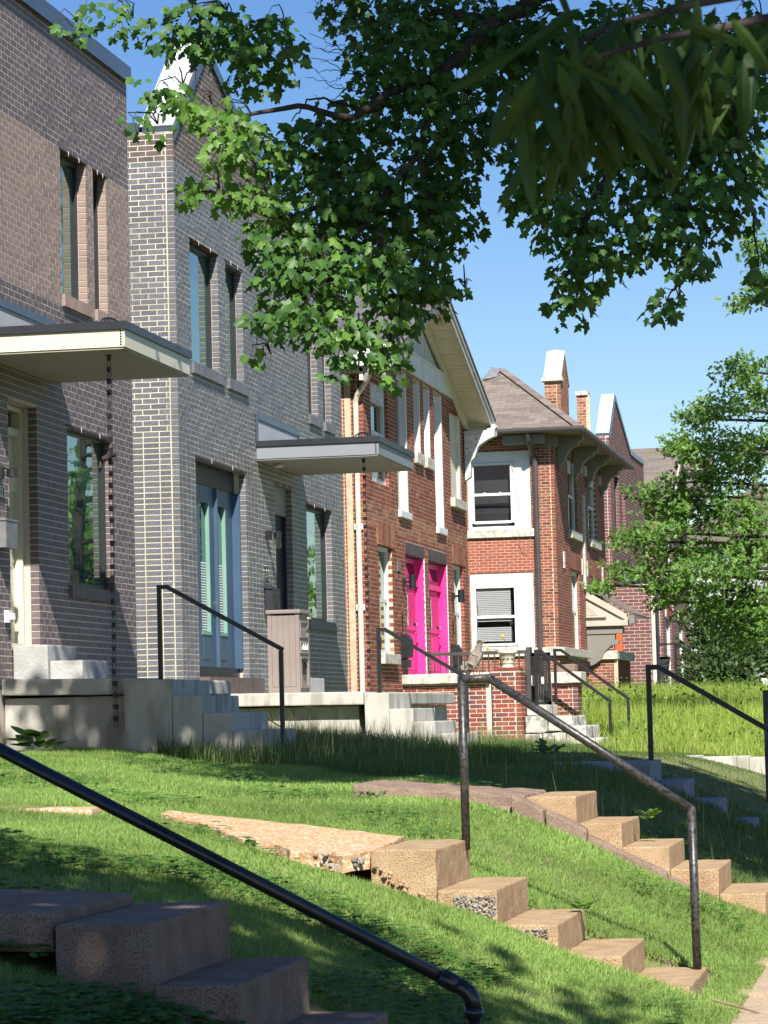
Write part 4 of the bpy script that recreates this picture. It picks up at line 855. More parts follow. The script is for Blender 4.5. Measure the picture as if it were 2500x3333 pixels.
b = B(); b.box(d_.x - .16, d_.x - .02, YH - .12, YH + .35, bq.z - .12, bq.z + .09); b.build('gutter_box', 'paint_taupe', t)
cv = [(0, -.52), (.95, -.52), (.95, -.62), (.75, -.66), (.58, -.82), (.48, -1.02), (.30, -1.14), (.16, -1.18), (.10, -1.35), (0, -1.42)]
b = B(); b.prism([(a.x - .02 + x, YH + .05, bq.z + z) for x, z in cv], (0, .3, 0)); b.build('curved_bracket', 'paint_taupe', t)
b = B(); b.box(a.x - .4, a.x + .06, YH + .12, YH + 1.5, 3.2, bq.z - .36); b.build('side_panel', 'paint_taupe_light', t)
b = B(); rough_block(b, XB, XB + .75, YH + .1, 79.8, 2.80, 3.02, .006, .2, 73, .01); b.build('stone_cap', 'limestone', t)
w, F, iv = sidewall(t, 'parapet_side', YH + .2, XB, XB + .66, 1.0, 2.8, [], 'mortar_old'); F.lay(1.0, 2.8, iv, .075, .22, 'brick_red_mixed'); finish([F], 60)
b = B(); b.box(XB, XB + .64, YH + .22, 79.6, .9, 2.79); b.build('parapet_core', 'brick_red_mixed', t)

# ------------------------------------------------------------------ house 5: maroon brick with white-capped gable
h = thing('brick_house', (-12, 89, 1.4), 'maroon brick house with white gable coping and an orange door', 'house')
Y0, Y1 = 83.9, 94.0
q1, q2, q3 = (84.9, 86.2, 6.2, 8.3), (87.0, 87.9, 6.2, 8.2), (88.6, 91.2, 2.4, 4.9)
gab = [(Y0, 9.35), (85.7, 10.65), (89.8, 9.38), (Y1, 9.38)]
gt = lambda v: [(Y0, Y1)] if v < 9.35 else ([(Y0 + (v - 9.35) / 1.3 * 1.8, 89.8 - (v - 9.35) / 1.3 * 4.1)] if v < 10.6 else [])
w, F, iv = frontwall(h, 'front_wall', XF, Y0, Y1, 1.0, 10.65, [q1, q2, q3], 'mortar_pale', gt, .25); F.lay(1.2, 10.6, iv, .098, .30, 'brick_maroon')
w2, F2, iv2 = sidewall(h, 'side_wall', Y0, -11, XF - .1, 1.0, 9.35, [], 'mortar_pale'); F2.lay(1.2, 9.35, iv2, .098, .30, 'brick_maroon'); finish([F, F2])
body(h, -20, -9.3, Y0 + .12, Y1, .3, 9.2, 'brick_maroon')
for q in (q1, q2, q3): window(h, XF, q, 'metal_dark', 'glass_dark'); lintel(h, XF, q[0], q[1], q[3])
b = B(); coping_line(b, XF, gab[1:], t=.05); b.build('roof_coping', 'metal_coping', h)
b = B(); b.m = 0; coping_line(b, XF, gab[:2], t=.05, w=.4); b.m = 1
a0, a1 = Vector((XF + .0, Y0, 9.41)), Vector((XF + .0, 85.68, 10.71)); nn = Vector((0, -(a1.z - a0.z), a1.y - a0.y)).normalized(); b.prism([a0, a1, a1 + nn * .02, a0 + nn * .02], (-.38, 0, 0)); b.build('gable_coping', ['metal_coping', 'membrane_white'], h)
b = B(); b.prism([(-9.02, Y0 + .03, 9.2), (-9.02, 85.7, 10.6), (-9.02, 89.8, 9.3)], (-.3, 0, 0)); b.build('gable_back', 'membrane_white', h)
pa, pb = P(2003, 2060, Y=83.0), P(2030, 2185, Y=83.0)
b = B(); b.box(pa.x, pb.x, 82.86, 82.92, pb.z, pa.z + .3); b.box((pa.x + pb.x) / 2 - .01, (pa.x + pb.x) / 2 + .01, 82.84, 82.87, pb.z, pa.z + .3); b.build('orange_door', 'paint_orange', h)
w3, F3, iv3 = sidewall(h, 'entrance_wall', 82.95, -9.0, -7.75, 1.0, 5.0, [(pa.x, pb.x, pb.z, pa.z + .3)], 'mortar_pale'); F3.lay(1.2, 5.0, iv3, .098, .30, 'brick_maroon'); finish([F3], 100)
b = B(); b.box(-9, -7.77, 82.97, 84, 1.0, 4.98); b.build('entrance_block', 'brick_maroon', h)
c = canopy(h, 86.6, 90.2, -7.6, 5.0, 'paint_cream', 'soffit_beige')
b = B(); b.tube([(-7.65, 83.3, 5.0), (-7.65, 83.3, 1.5)], .06, 6); b.build('downspout', 'metal_dark', h)
p = thing('concrete_porch', (-7.5, 87, 1.2), 'far concrete porch with cable railing before the maroon house', 'porch')
b = B(); rough_block(b, XF + .02, -7.15, 84.5, 92, .8, 1.95, .004, .4, 81, .02); b.build('foundation', 'concrete_new', p); b = B(); rough_block(b, XF + .02, -7.08, 84.4, 92.1, 1.955, 2.15, .003, .4, 82, .02); b.build('slab', 'concrete_white', p)
t = thing('cable_railing', (-7.2, 86, 2.15), 'thin black cable railing on the far concrete porch', 'railing')
b = B()
for x, y in ((-8.7, 84.55), (-7.25, 84.55), (-7.25, 88)): b.box(x - .03, x + .03, y - .03, y + .03, 2.15, 3.35)
b.box(-8.7, -7.22, 84.52, 84.58, 3.32, 3.37); b.box(-7.28, -7.22, 84.5, 91.8, 3.32, 3.37); b.bar((-7.25, 84.55, 3.35), (-5.6, 84.55, 2.3), .05, .05); b.build('frame', 'metal_black', t)
b = B()
for i in range(7): b.tube([(-8.7, 84.55, 2.3 + i * .145), (-7.25, 84.55, 2.3 + i * .145), (-7.25, 88, 2.3 + i * .145)], .008, 4)
b.build('cable', 'chain_grey', t)
t = thing('planter', (-7.95, 85.3, 2.15), 'square charcoal planter with spiky plant behind the cable railing', 'planter')
b = B(); b.prism([(-8.25, 85.0, 2.16), (-7.65, 85.0, 2.16), (-7.5, 84.9, 3.0), (-8.4, 84.9, 3.0)], (0, .8, 0)); b.build('pot', 'terra_dark', t)
for i in range(22):
    a = random.uniform(0, 6.28); r = random.uniform(.15, .45); b = B(); c = Vector((-7.95, 85.3, 2.95)); e = c + Vector((math.cos(a) * r, math.sin(a) * r, random.uniform(.35, .75))); s = Vector((-math.sin(a), math.cos(a), 0)) * .03
    b.add([c - s, c + s, (c + e) / 2 + s + Vector((0, 0, .1)), (c + e) / 2 - s + Vector((0, 0, .1)), e], [(0, 1, 2, 3), (3, 2, 4)]); b.build('leaf', 'yucca_leaf', t)

# ------------------------------------------------------------------ house 6 and the siding house beyond
h = thing('brick_house', (-11, 102, 1.4), 'far brick house with steep brown roof and stone window heads', 'house')
XH = -8.7; Y0, Y1 = 97.0, 108
fo = [(98.2, 100.2, 1.9, 4.6), (103.2, 105.2, 1.9, 4.6), (99, 101, 6.1, 8.0), (103.5, 105.5, 6.1, 8.0)]
w, F, iv = frontwall(h, 'front_wall', XH, Y0, Y1, 1.0, 8.6, fo, 'mortar_pale', rev=.25); F.lay(1.0, 8.6, iv, .098, .3, 'brick_maroon')
w2, F2, iv2 = sidewall(h, 'side_wall', Y0, -11, XH - .1, 1.0, 8.6, [], 'mortar_pale'); F2.lay(1.0, 8.6, iv2, .098, .3, 'brick_maroon'); finish([F, F2], 200)
body(h, -20, -9.2, Y0 + .12, Y1, .3, 8.5, 'brick_maroon')
for q in fo: sash(h, XH, q, d=.07); stone_sill(h, XH, q); b = B(); b.box(XH - .02, XH + .03, q[0] - .25, q[1] + .25, q[3], q[3] + .35); b.build('window_head', 'brick_red', h); b = B(); b.box(XH, XH + .05, q[0] - .4, q[0] - .2, q[3] - .05, q[3] + .4); b.box(XH, XH + .05, q[1] + .2, q[1] + .4, q[3] - .05, q[3] + .4); b.build('head_stone', 'limestone', h)
pk = P(2165, 1472, Y=100); ev = P(2095, 1590, Y=96.7)
b = B(); b.prism([(-14, 96.4, 8.3), (-8.2, 96.4, 8.3), (-8.2, 100.2, pk.z + .1), (-14, 100.2, pk.z + .1)], (0, .05, .05)); b.prism([(-14, 100.2, pk.z + .1), (-8.2, 100.2, pk.z + .1), (-8.2, 104, 8.3), (-14, 104, 8.3)], (0, .05, .05)); rf = b.build('roof', 'shingle_far', h)
sv = Vector((0, 3.8, pk.z + .1 - 8.3)); Ls = sv.length; sv.normalize(); Fs = Field(rf, (0, 96.41, 8.37), UX, sv, Vector((0, -sv.z, sv.y)), 'shingle', .008, .012, .002); Fs.lay(0, Ls, lambda v: [(-12, -8.2)], .2, .42, 'shingle_far'); finish([Fs], 200, 'shingle_courses')
b = B(); b.prism([(-8.15, 96.3, 8.25), (-8.15, 100.2, pk.z + .05), (-8.15, 104, 8.25), (-8.15, 103.7, 8.1), (-8.15, 100.2, pk.z - .2), (-8.15, 96.6, 8.1)], (-.1, 0, 0)); b.build('rake_board', 'paint_taupe_light', h)
b = B(); b.prism([(-8.5, 97, 8.3), (-8.5, 100.2, pk.z - .15), (-8.5, 103.4, 8.3)], (-.15, 0, 0)); b.build('gable_face', 'stucco', h)
b = B(); b.prism([(-12, 103.5, 8.5), (-7.6, 103.5, 8.5), (-7.6, 107, 10.6), (-12, 107, 10.6)], (0, .1, .05)); b.build('rear_roof', 'shingle_far', h)
h = thing('siding_house', (-8, 126, 1.4), 'pale grey clapboard house at the far end of the row', 'house')
w = B(); w.box(-11, -2.5, 122.1, 132, .8, 8.2); wo = w.build('wall', 'siding', h)
F = Field(wo, (0, 122.09, 0), UX, UZ, (0, -1, 0), 'clapboard', .012, .02, .02); F.lay(.9, 8.2, lambda v: [(-10.9, -2.5)], .19, 4.2, 'siding'); finish([F], 300, 'clapboard_courses')
b = B(); b.prism([(-11.4, 121.6, 8.1), (-2.2, 121.6, 8.1), (-6.8, 121.6, 10.6)], (0, 11, 0)); b.build('roof', 'shingle_far', h)
b = B(); b.box(-5.2, -4.2, 122.0, 122.05, 4.6, 6.2); b.box(-8, -7, 122.0, 122.05, 4.6, 6.2); w_ = b.build('window', 'paint_white', h); b = B(); b.box(-5.1, -4.3, 121.98, 122.0, 4.7, 6.1); b.box(-7.9, -7.1, 121.98, 122.0, 4.7, 6.1); b.build('pane', 'glass_dark', w_)

# ------------------------------------------------------------------ pavement staircases
def staircase(label, y0, y1, prof, m, seed, cheek=False, amp=.0045, zb=.45):
    "prof: [(x of the nosing, z of the tread)] from the top step down"
    t = thing('garden_staircase', (prof[-1][0], (y0 + y1) / 2, float(gz(prof[-1][0], y0))), label, 'staircase', 'concrete staircases up from the pavement')
    xb = prof[0][0] - (.34 if cheek is not None else .5)
    for i, (x, z) in enumerate(prof):
        b = B(); rough_block(b, xb, x, y0 + .004 * (i % 2), y1 + .003 * (i % 2), z - zb, z, amp, .03 if y0 < 17 else .045, seed + i, .010, 17); b.build('step', m, t); xb = x + .001
    return t
def pebbles(name, parent, pts, r0, r1, m='pebble'):
    b = B()
    for p in pts:
        r = random.uniform(r0, r1); rot = Matrix.Rotation(random.uniform(0, 6), 3, Vector((random.random(), random.random(), random.random() + .1)).normalized()); b.ell(p, (r, r * random.uniform(.6, .9), r * random.uniform(.6, .9)), 6, 4, rot)
    return stuff(b.build(name, m, parent, True))
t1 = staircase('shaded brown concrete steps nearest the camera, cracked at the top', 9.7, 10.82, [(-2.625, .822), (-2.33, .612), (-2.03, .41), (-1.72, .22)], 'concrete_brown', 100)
b = B(); rough_block(b, -4.6, -2.985, 9.75, 10.80, .72, .862, .008, .06, 110, .02, 8, lambda q: Vector((0, 0, -.04 * (q.x + 3) ))); b.build('walk_slab', 'concrete_brown', t1)
t2 = staircase('sunlit tan concrete steps with crumbled side and worn pipe handrail', 15.0, 16.15, [(-2.548, .812), (-2.238, .60), (-1.927, .42), (-1.606, .258), (-1.268, .10)], 'concrete_tan', 120)
# crumbled side of the second and third step: exposed gravel
pts = [(random.uniform(-2.46, -2.25), 14.997 + random.uniform(-.004, .012), 0) for _ in range(330)]
pts = [(x, y, random.uniform(max(.40, .47 - (x + 2.42) * .35), .57)) for x, y, z in pts]
pebbles('exposed_gravel', t2, pts, .004, .012)
pebbles('exposed_gravel', t2, [(random.uniform(-2.2, -1.98), 14.995 + random.uniform(-.004, .012), random.uniform(.355, .40)) for _ in range(150)], .004, .009)
pebbles('crumbled_edge', t2, [(x, 14.985 + random.uniform(-.01, .03), .74 - (x + 2.9) * .62 + random.uniform(-.03, .02)) for x in np.random.default_rng(1).uniform(-2.88, -2.55, 60)], .007, .018, 'concrete_tan')
# tilted, lichen-covered walk slab behind the top step (broken near edge)
b = B()
outl = [(-2.90, 15.05, .80), (-3.02, 14.93, .785), (-3.14, 15.02, .80), (-3.30, 14.96, .82), (-3.42, 15.10, .845), (-3.60, 15.14, .875), (-3.78, 15.36, .91), (-3.95, 15.62, .945), (-4.25, 15.9, .99), (-4.25, 16.1, 1.0), (-2.90, 16.1, .835)]
bm = bmesh.new(); vs_ = [bm.verts.new(p) for p in outl]; f = bm.faces.new(vs_)
r = bmesh.ops.extrude_face_region(bm, geom=[f]); bmesh.ops.translate(bm, verts=[e for e in r['geom'] if isinstance(e, bmesh.types.BMVert)], vec=(0, 0, -.085))
bmesh.ops.triangulate(bm, faces=bm.faces[:])
for _ in range(4):
    es = [e for e in bm.edges if e.calc_length() > .07]
    if es: bmesh.ops.subdivide_edges(bm, edges=es, cuts=1); bmesh.ops.triangulate(bm, faces=bm.faces[:])
bm.normal_update()
for v in bm.verts: q = v.co * 14; v.co += Vector((noise.noise(q), noise.noise(q + Vector((9, 0, 0))), noise.noise(q + Vector((0, 9, 0))) * .6)) * .012
bm.verts.index_update(); b.add([v.co for v in bm.verts], [[v.index for v in f.verts] for f in bm.faces]); bm.free()
b.build('walk_slab', 'concrete_lichen', t2, False)
pebbles('slab_gravel', t2, [(x, 15.0 + max(0, -x - 3.1) * .42 + random.uniform(-.03, .03), .735 + max(0, -x - 3.0) * .13 + random.uniform(-.02, .05)) for x in np.random.default_rng(2).uniform(-3.9, -2.92, 240)], .008, .02, 'pebble')
b = B(); rough_block(b, -5.2, -4.55, 15.6, 16.1, .93, 1.035, .01, .08, 133, .02); b.build('walk_slab', 'concrete_lichen', t2)
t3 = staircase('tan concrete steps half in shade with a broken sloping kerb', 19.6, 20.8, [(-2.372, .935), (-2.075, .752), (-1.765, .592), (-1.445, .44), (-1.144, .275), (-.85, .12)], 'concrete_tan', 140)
a, c = Vector((-2.78, 19.45, .93)), Vector((-1.15, 19.45, .12))
for i, (f0, f1, dz) in enumerate(((0, .13, .03), (.135, .30, .035), (.305, .62, .0), (.625, 1, -.02))):
    p0, p1 = a.lerp(c, f0), a.lerp(c, f1); b = B(); rough_block(b, p0.x, p1.x, 19.42, 19.60, -.2, 0, .012, .05, 150 + i, .02, 9, lambda q, p0=p0, p1=p1, dz=dz: Vector((0, 0, p0.z + (p1.z - p0.z) * (q.x - p0.x) / (p1.x - p0.x) + dz))); b.build('sloping_kerb', 'concrete_brown', t3)
b = B(); rough_block(b, -3.9, -2.73, 19.66, 20.8, .70, .945, .014, .06, 160, .02, 9, lambda q: Vector((0, 0, -.085 * (q.x + 2.73)))); b.build('walk_slab', 'concrete_brown', t3)
b = B(); rough_block(b, -3.5, -2.74, 19.52, 19.74, .6, .875, .014, .05, 161, .02, 9, lambda q: Vector((0, 0, -.05 * (q.x + 2.74)))); b.build('broken_slab', 'concrete_brown', t3)
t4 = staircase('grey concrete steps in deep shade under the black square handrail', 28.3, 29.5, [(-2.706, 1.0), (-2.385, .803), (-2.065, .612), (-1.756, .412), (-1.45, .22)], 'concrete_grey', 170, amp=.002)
b = B(); rough_block(b, -4.4, -3.05, 28.3, 29.5, .8, .995, .002, .2, 180, .02); b.build('walk_slab', 'concrete_grey', t4, True)
# low concrete walk across the weedy lot
t = thing('retaining_kerb', (-2.5, 38, .6), 'low pale concrete kerb edging the weedy lot', 'kerb')
for i in range(6): b = B(); rough_block(b, -4.84 + i * .62, -4.225 + i * .62, 37.9, 38.6, .45, .93 - .02 * i, .004, .15, 190 + i, .01, skew=lambda q: Vector((0, 0, 0))); b.build('kerb_stone', 'concrete_new', t)

# ------------------------------------------------------------------ handrails
t = thing('handrail', (-1.2, 7.5, 0), 'glossy black pipe handrail slanting across the foreground', 'handrail')
e0, e1 = P(-120, 2378, Y=7.5), P(1500, 3213, Y=7.5)
b = B(); b.tube([e0, e0.lerp(e1, .5), e1], .0175, 16); b.build('rail', 'pipe_black', t, True)
dr_ = (e1 - e0).normalized()
b = B(); b.tube([e1 - dr_ * .06, e1 - dr_ * .055, e1 - dr_ * .012, e1 - dr_ * .006], [.0178, .023, .023, .0178], 16); c0 = e1
b.tube([e1 - dr_ * .01, e1 + dr_ * .005, e1 + dr_ * .02 + Vector((0, 0, -.004)), e1 + dr_ * .034 + Vector((0, 0, -.016)), e1 + dr_ * .036 + Vector((0, 0, -.045))], [.021, .0215, .0225, .0215, .021], 16)
q = e1 + dr_ * .036; b.tube([q + Vector((0, 0, -.036)), q + Vector((0, 0, -.06))], [.0245, .0245], 16); b.build('elbow_fitting', 'pipe_black', t, True)
b = B(); b.tube([q + Vector((0, 0, -.05)), Vector((q.x, q.y, -.15))], .0175, 16); b.build('post', 'pipe_black', t, True)
b = B(); b.tube([e0, (e0.x - .05, e0.y, e0.z - .1), (e0.x - .05, e0.y, .4)], .0175, 12); b.build('post', 'pipe_black', t, True)
t = thing('handrail', (-2, 16, .1), 'worn steel pipe handrail with a bird on its top corner', 'handrail')
Yr = 16.0; A, Bp, C_, D = P(1503, 2212, Y=Yr), P(1592, 2207, Y=Yr), P(2251, 2634, Y=Yr), P(2265, 3150, Y=Yr); G = P(1511, 2706, Y=Yr)
b = B(); b.tube([A - Vector((.02, 0, 0)), A.lerp(Bp, .5), Bp + Vector((.004, 0, 0))], .0235, 14); b.tube([Bp, Bp.lerp(C_, .5), C_], .0235, 14); b.ell(Bp, (.0235, .0235, .0235)); b.ell(C_, (.0235, .0235, .0235)); b.build('rail', 'pipe_worn', t, True)
b = B(); b.tube([A, (A.x, Yr, G.z - .1)], .0235, 14); b.build('post', 'pipe_worn', t, True)
b = B(); b.tube([C_, (C_.x + .004, Yr, D.z - .1)], .0235, 14); b.build('post', 'pipe_worn', t, True)
def square_rail(label, Y, a, bq, c, d0, d1, w=.045, post=None):
    t = thing('handrail', (c[0], Y, d1), label, 'handrail')
    b = B(); b.box(a[0] - w / 2, bq[0] + w * .2, Y - w / 2, Y + w / 2, a[1] - w, a[1]); b.bar((bq[0], Y, bq[1] - w / 2), (c[0] + w / 2, Y, c[1] - w / 2), w * .999, w); b.build('rail', 'metal_black', t)
    b = B(); b.box(a[0] - w / 2 + .001, a[0] + w / 2, Y - w / 2 + .001, Y + w / 2 - .001, d0, a[1] - .002); b.build('post', 'metal_black', t)
    b = B(); b.box(c[0] - w / 2, c[0] + w / 2 - .001, Y - w / 2 + .001, Y + w / 2 - .001, d1, c[1] - w * .7); b.build('post', 'metal_black', t); return t
square_rail('black square handrail on the steps below the cream canopy', 27.2, (-7.225, 2.795), (-7.14, 2.79), (-6.05, 2.165), 1.85, 1.1, .04)
square_rail('black square handrail on the steps by the pink doors', 35.5, (-6.67, 2.575), (-6.58, 2.57), (-5.60, 1.95), 1.7, .95, .045)
square_rail('black square handrail at the right edge above the shaded steps', 29.0, (-2.76, 1.935), (-2.66, 1.935), (-1.36, 1.13), .95, .2, .05)
t = square_rail('paired black handrail beside the limestone steps, nearer the brick pier', 49.9, (-6.66, 2.56), (-6.58, 2.56), (-5.42, 1.66), 1.6, .7, .05)
t = square_rail('paired black handrail beside the limestone steps, farther from the pier', 51.6, (-6.55, 2.60), (-6.44, 2.60), (-5.28, 1.70), 1.6, .7, .05)
# porch railing of the red house
t = thing('porch_railing', (-7.6, 50.0, 2.1), 'black porch railing with thin balusters before the pink doors', 'railing')
b = B(); b.box(-8.6, -6.78, 50.0, 50.05, 2.50, 2.56); b.box(-8.6, -6.78, 50.005, 50.045, 2.12, 2.15); b.box(-6.84, -6.77, 49.99, 50.06, 1.7, 2.6); b.build('frame', 'gutter_brown', t)
for i in range(17): b = B(); b.box(-8.55 + i * .105, -8.53 + i * .105, 50.012, 50.032, 2.15, 2.50); b.build('baluster', 'gutter_brown', t)
t = thing('porch_gate', (-6.6, 50.6, 1.6), 'black slatted metal gate at the top of the limestone steps', 'gate')
b = B()
b.box(-6.82, -6.50, 50.55, 50.60, 2.46, 2.52); b.box(-6.82, -6.50, 50.55, 50.60, 1.62, 1.68); b.box(-6.82, -6.77, 50.55, 50.60, 1.62, 2.52); b.box(-6.55, -6.50, 50.55, 50.60, 1.62, 2.52); b.build('frame', 'metal_black', t)
for i in range(8): b = B(); b.box(-6.765 + i * .027, -6.745 + i * .027, 50.56, 50.58, 1.69, 2.45); b.build('slat', 'metal_black', t)
b = B(); b.box(-6.9, -6.82, 50.5, 50.62, 1.5, 2.62); b.build('hinge_post', 'metal_black', t)
b = B(); b.lathe([(.025, 0), (.03, .06), (.025, .12)], (-6.64, 50.53, 1.98), 8); b.build('latch', 'plastic_white', t)
# post at the right edge
t = thing('metal_post', (-1.6, 33, .6), 'slim grey metal post at the right edge of the picture', 'post')
p0 = P(2492, 2250, Y=33); b = B(); b.box(p0.x - .03, p0.x + .06, 32.95, 33.05, .3, p0.z); b.build('post', 'metal_dark', t); b = B(); b.box(p0.x - .036, p0.x + .066, 32.94, 33.06, p0.z, p0.z + .012); b.build('cap', 'metal_black', t)

# ------------------------------------------------------------------ flower pot
t = thing('flower_pot', (-7.12, 49.7, 2.262), 'cream pot with green ivy motif and yellow flower on the brick pier', 'flower pot')
c = (-7.12, 49.7, 2.262)
shr = lambda q: tuple(c[i] + (q[i] - c[i]) * .77 for i in range(3))
b = B(); b.lathe([(.08, 0), (.155, .0), (.16, .02), (.125, .028), (.13, .05), (.185, .30), (.19, .305), (.215, .31), (.225, .37), (.20, .375), (.19, .34)], c, 28); b.v = [shr(q) for q in b.v]; b.build('pot', 'pot_cream', t, True)
b = B(); b.lathe([(.141, .082), (.1425, .086), (.142, .094)], c, 28); b.lathe([(.178, .255), (.1805, .258), (.1805, .266)], c, 28); b.v = [shr(q) for q in b.v]; b.build('stripe', 'pot_green', t, True)
b = B()
for i in range(30):
    a = i * 2 * math.pi / 30; z = .18 + .02 * math.sin(i * 2.2); r = .155 + (z - .18) * .2
    cc = Vector((c[0] + math.cos(a) * r, c[1] + math.sin(a) * r, c[2] + z))
    if i % 3 != 1: b.ell(cc, (.012 + .008 * (i % 2), .012 + .008 * (i % 2), .022), 8, 5)
b.v = [shr(q) for q in b.v]; b.build('leaf_motif', 'pot_motif', t, True)
b = B(); b.lathe([(.02, .33), (.19, .335)], c, 20); b.v = [shr(q) for q in b.v]; b.build('soil', 'dirt', t)
b = B(); b.tube([(c[0] + .0, c[1], c[2] + .32), (c[0] - .02, c[1], c[2] + .50), (c[0] - .08, c[1] - .02, c[2] + .68)], .007, 5); b.tube([(c[0] - .06, c[1], c[2] + .32), (c[0] - .22, c[1], c[2] + .40), (c[0] - .42, c[1] - .02, c[2] + .43)], .006, 5); b.v = [shr(q) for q in b.v]; st_ = b.build('stem', 'twig_green', t)
for (x, z) in ((-.09, .70), (-.43, .44)):
    b = B()
    for i in range(6): a = i * 1.047; b.ell((c[0] + x + .024 * math.cos(a), c[1] - .03, c[2] + z + .024 * math.sin(a)), (.016, .010, .016), 7, 5)
    b.ell((c[0] + x, c[1] - .05, c[2] + z), (.014, .02, .014), 7, 5); b.v = [shr(q) for q in b.v]; b.build('flower', 'petal_yellow', t, True)

# ------------------------------------------------------------------ birds
def skin_mesh(name, nodes, edges, m, parent, sub=2):
    me = bpy.data.meshes.new(name); me.from_pydata([n[0] for n in nodes], edges, []); o = link(name, me, parent)
    sk = o.modifiers.new('skin', 'SKIN'); me.skin_vertices.data if me.skin_vertices else None
    if not me.skin_vertices: 
        bm = bmesh.new(); bm.from_mesh(me); bm.verts.layers.skin.verify(); bm.to_mesh(me); bm.free()
    for i, n in enumerate(nodes): me.skin_vertices[0].data[i].radius = n[1] if isinstance(n[1], tuple) else (n[1], n[1]); me.skin_vertices[0].data[i].use_root = (i == 0)
    s = o.modifiers.new('sub', 'SUBSURF'); s.levels = sub; s.render_levels = sub
    bpy.context.view_layer.update(); ev = bpy.data.meshes.new_from_object(o.evaluated_get(bpy.context.evaluated_depsgraph_get())); o.modifiers.clear(); o.data = ev
    ev.materials.clear(); ev.materials.append(M[m]); ev.polygons.foreach_set('use_smooth', [True] * len(ev.polygons)); return o
bx, bz = P(1545, 2185, Y=Yr).x, A.z + .0235
t = thing('bird', (bx, Yr, bz), 'grey-brown bird perched on the worn pipe handrail, head turned right', 'bird')
O = Vector((bx, Yr, bz))
skin_mesh('body', [(O + Vector(p), r) for p, r in (((.002, 0, .078), .031), ((.011, .002, .105), .033), ((.020, .002, .131), .026), ((.027, .0, .150), .0185), ((.031, -.002, .167), .0185), ((.033, -.003, .177), .015), ((-.010, -.004, .055), .025), ((-.021, -.008, .036), .014), ((-.028, -.010, .024), .008))], [(0, 1), (1, 2), (2, 3), (3, 4), (4, 5), (0, 6), (6, 7), (7, 8)], 'feather_grey', t)
b = B(); b.ell(O + Vector((.0315, -.002, .1775)), (.0185, .0175, .0115), 12, 8, Matrix.Rotation(.1, 3, 'Y')); b.build('crown', 'feather_dark', t, True)
b = B(); b.tube([O + Vector((.046, -.003, .170)), O + Vector((.058, -.003, .1695)), O + Vector((.069, -.003, .1675))], [.005, .0038, .0007], 8); b.build('beak', 'beak_yellow', t, True)
b = B(); b.ell(O + Vector((.0405, -.0175, .1735)), (.003, .002, .003), 8, 6); b.build('eye', 'eye_black', t, True)
b = B(); b.tube([O + Vector((.0405 + .0048 * math.cos(a), -.0172, .1735 + .0048 * math.sin(a))) for a in np.linspace(.5, 2.6, 6)], .001, 5); b.tube([O + Vector((.0405 + .0048 * math.cos(a), -.0172, .1735 + .0048 * math.sin(a))) for a in np.linspace(3.7, 5.8, 6)], .001, 5); b.build('eye_ring', 'feather_pale', t, True)
ax = (Vector((.020, 0, .131)) - Vector((-.021, 0, .036))).normalized(); tl = Matrix.Rotation(math.atan2(ax.x, ax.z), 3, 'Y')
for off, yy_ in ((-.021, -.010), (.024, -.012)):
    b = B(); c0 = O + Vector((.004, 0, .090)) + Vector((ax.z, 0, -ax.x)) * off; b.ell(c0 + Vector((0, yy_, 0)), (.0125, .024, .046), 12, 8, tl)
    for k in range(4): b.ell(c0 + Vector((0, yy_ - .004, 0)) - ax * (.022 + .008 * k) + Vector((ax.z, 0, -ax.x)) * (-.002 * k if off < 0 else -.003 * k), (.006, .018, .026), 8, 6, tl)
    b.build('wing', 'feather_grey', t, True)
b = B(); tc_ = O + Vector((-.030, -.010, .022))
for k in range(5): b.obox(tc_ - ax * (.026 - .002 * abs(k - 2)) + Vector((ax.z, 0, -ax.x)) * (.0042 * (k - 2)) + Vector((0, .0012 * k, 0)), ax * .034, Vector((ax.z, 0, -ax.x)) * .0035, Vector((0, .0012, 0)))
b.build('tail', 'feather_dark', t)
b = B(); b.ell(O + Vector((.012, -.019, .055)), (.010, .010, .018), 8, 6, tl); b.build('vent_feathers', 'feather_pale', t, True)
for xo in (-.006, .026):
    b = B(); b.tube([O + Vector((xo, 0, .052)), O + Vector((xo + .001, 0, .028)), O + Vector((xo, -.002, .0)), ], [.006, .0022, .002], 6)
    for a in (-.5, 0, .5): b.tube([O + Vector((xo, 0, .002)), O + Vector((xo + .012 * math.sin(a), -.014, .0)), O + Vector((xo + .015 * math.sin(a), -.024, -.009))], .0018, 5)
    b.build('leg', 'leg_brown', t, True)
# dark bird at the rain chain
bp = P(350, 1490, Y=27.3); O = bp
t = thing('bird', tuple(O), 'small dark bird clinging to the rain chain before the big window', 'bird')
skin_mesh('body', [(O + Vector(p), r) for p, r in (((-.01, 0, 0), .034), ((.025, 0, .012), .032), ((.055, 0, .024), .022), ((.072, 0, .022), .021), ((.085, 0, .012), .015), ((-.045, 0, -.012), .022), ((-.068, 0, -.03), .010))], [(0, 1), (1, 2), (2, 3), (3, 4), (0, 5), (5, 6)], 'metal_black', t)
b = B(); b.tube([O + Vector((.086, 0, .006)), O + Vector((.09, 0, -.03)), O + Vector((.088, 0, -.05))], [.010, .006, .001], 7); b.build('beak', 'metal_black', t, True)
b = B(); 
for k in range(4): b.obox(O + Vector((-.08 + .006 * k, .002 * k, -.06)), Vector((.006, 0, .034)), Vector((.004, 0, 0)), Vector((0, .002, 0)))
b.build('tail', 'feather_dark', t)
b = B(); b.ell(O + Vector((.0, -.03, .0)), (.055, .012, .026), 10, 7, Matrix.Rotation(-.25, 3, 'Y')); b.build('wing', 'feather_dark', t, True)
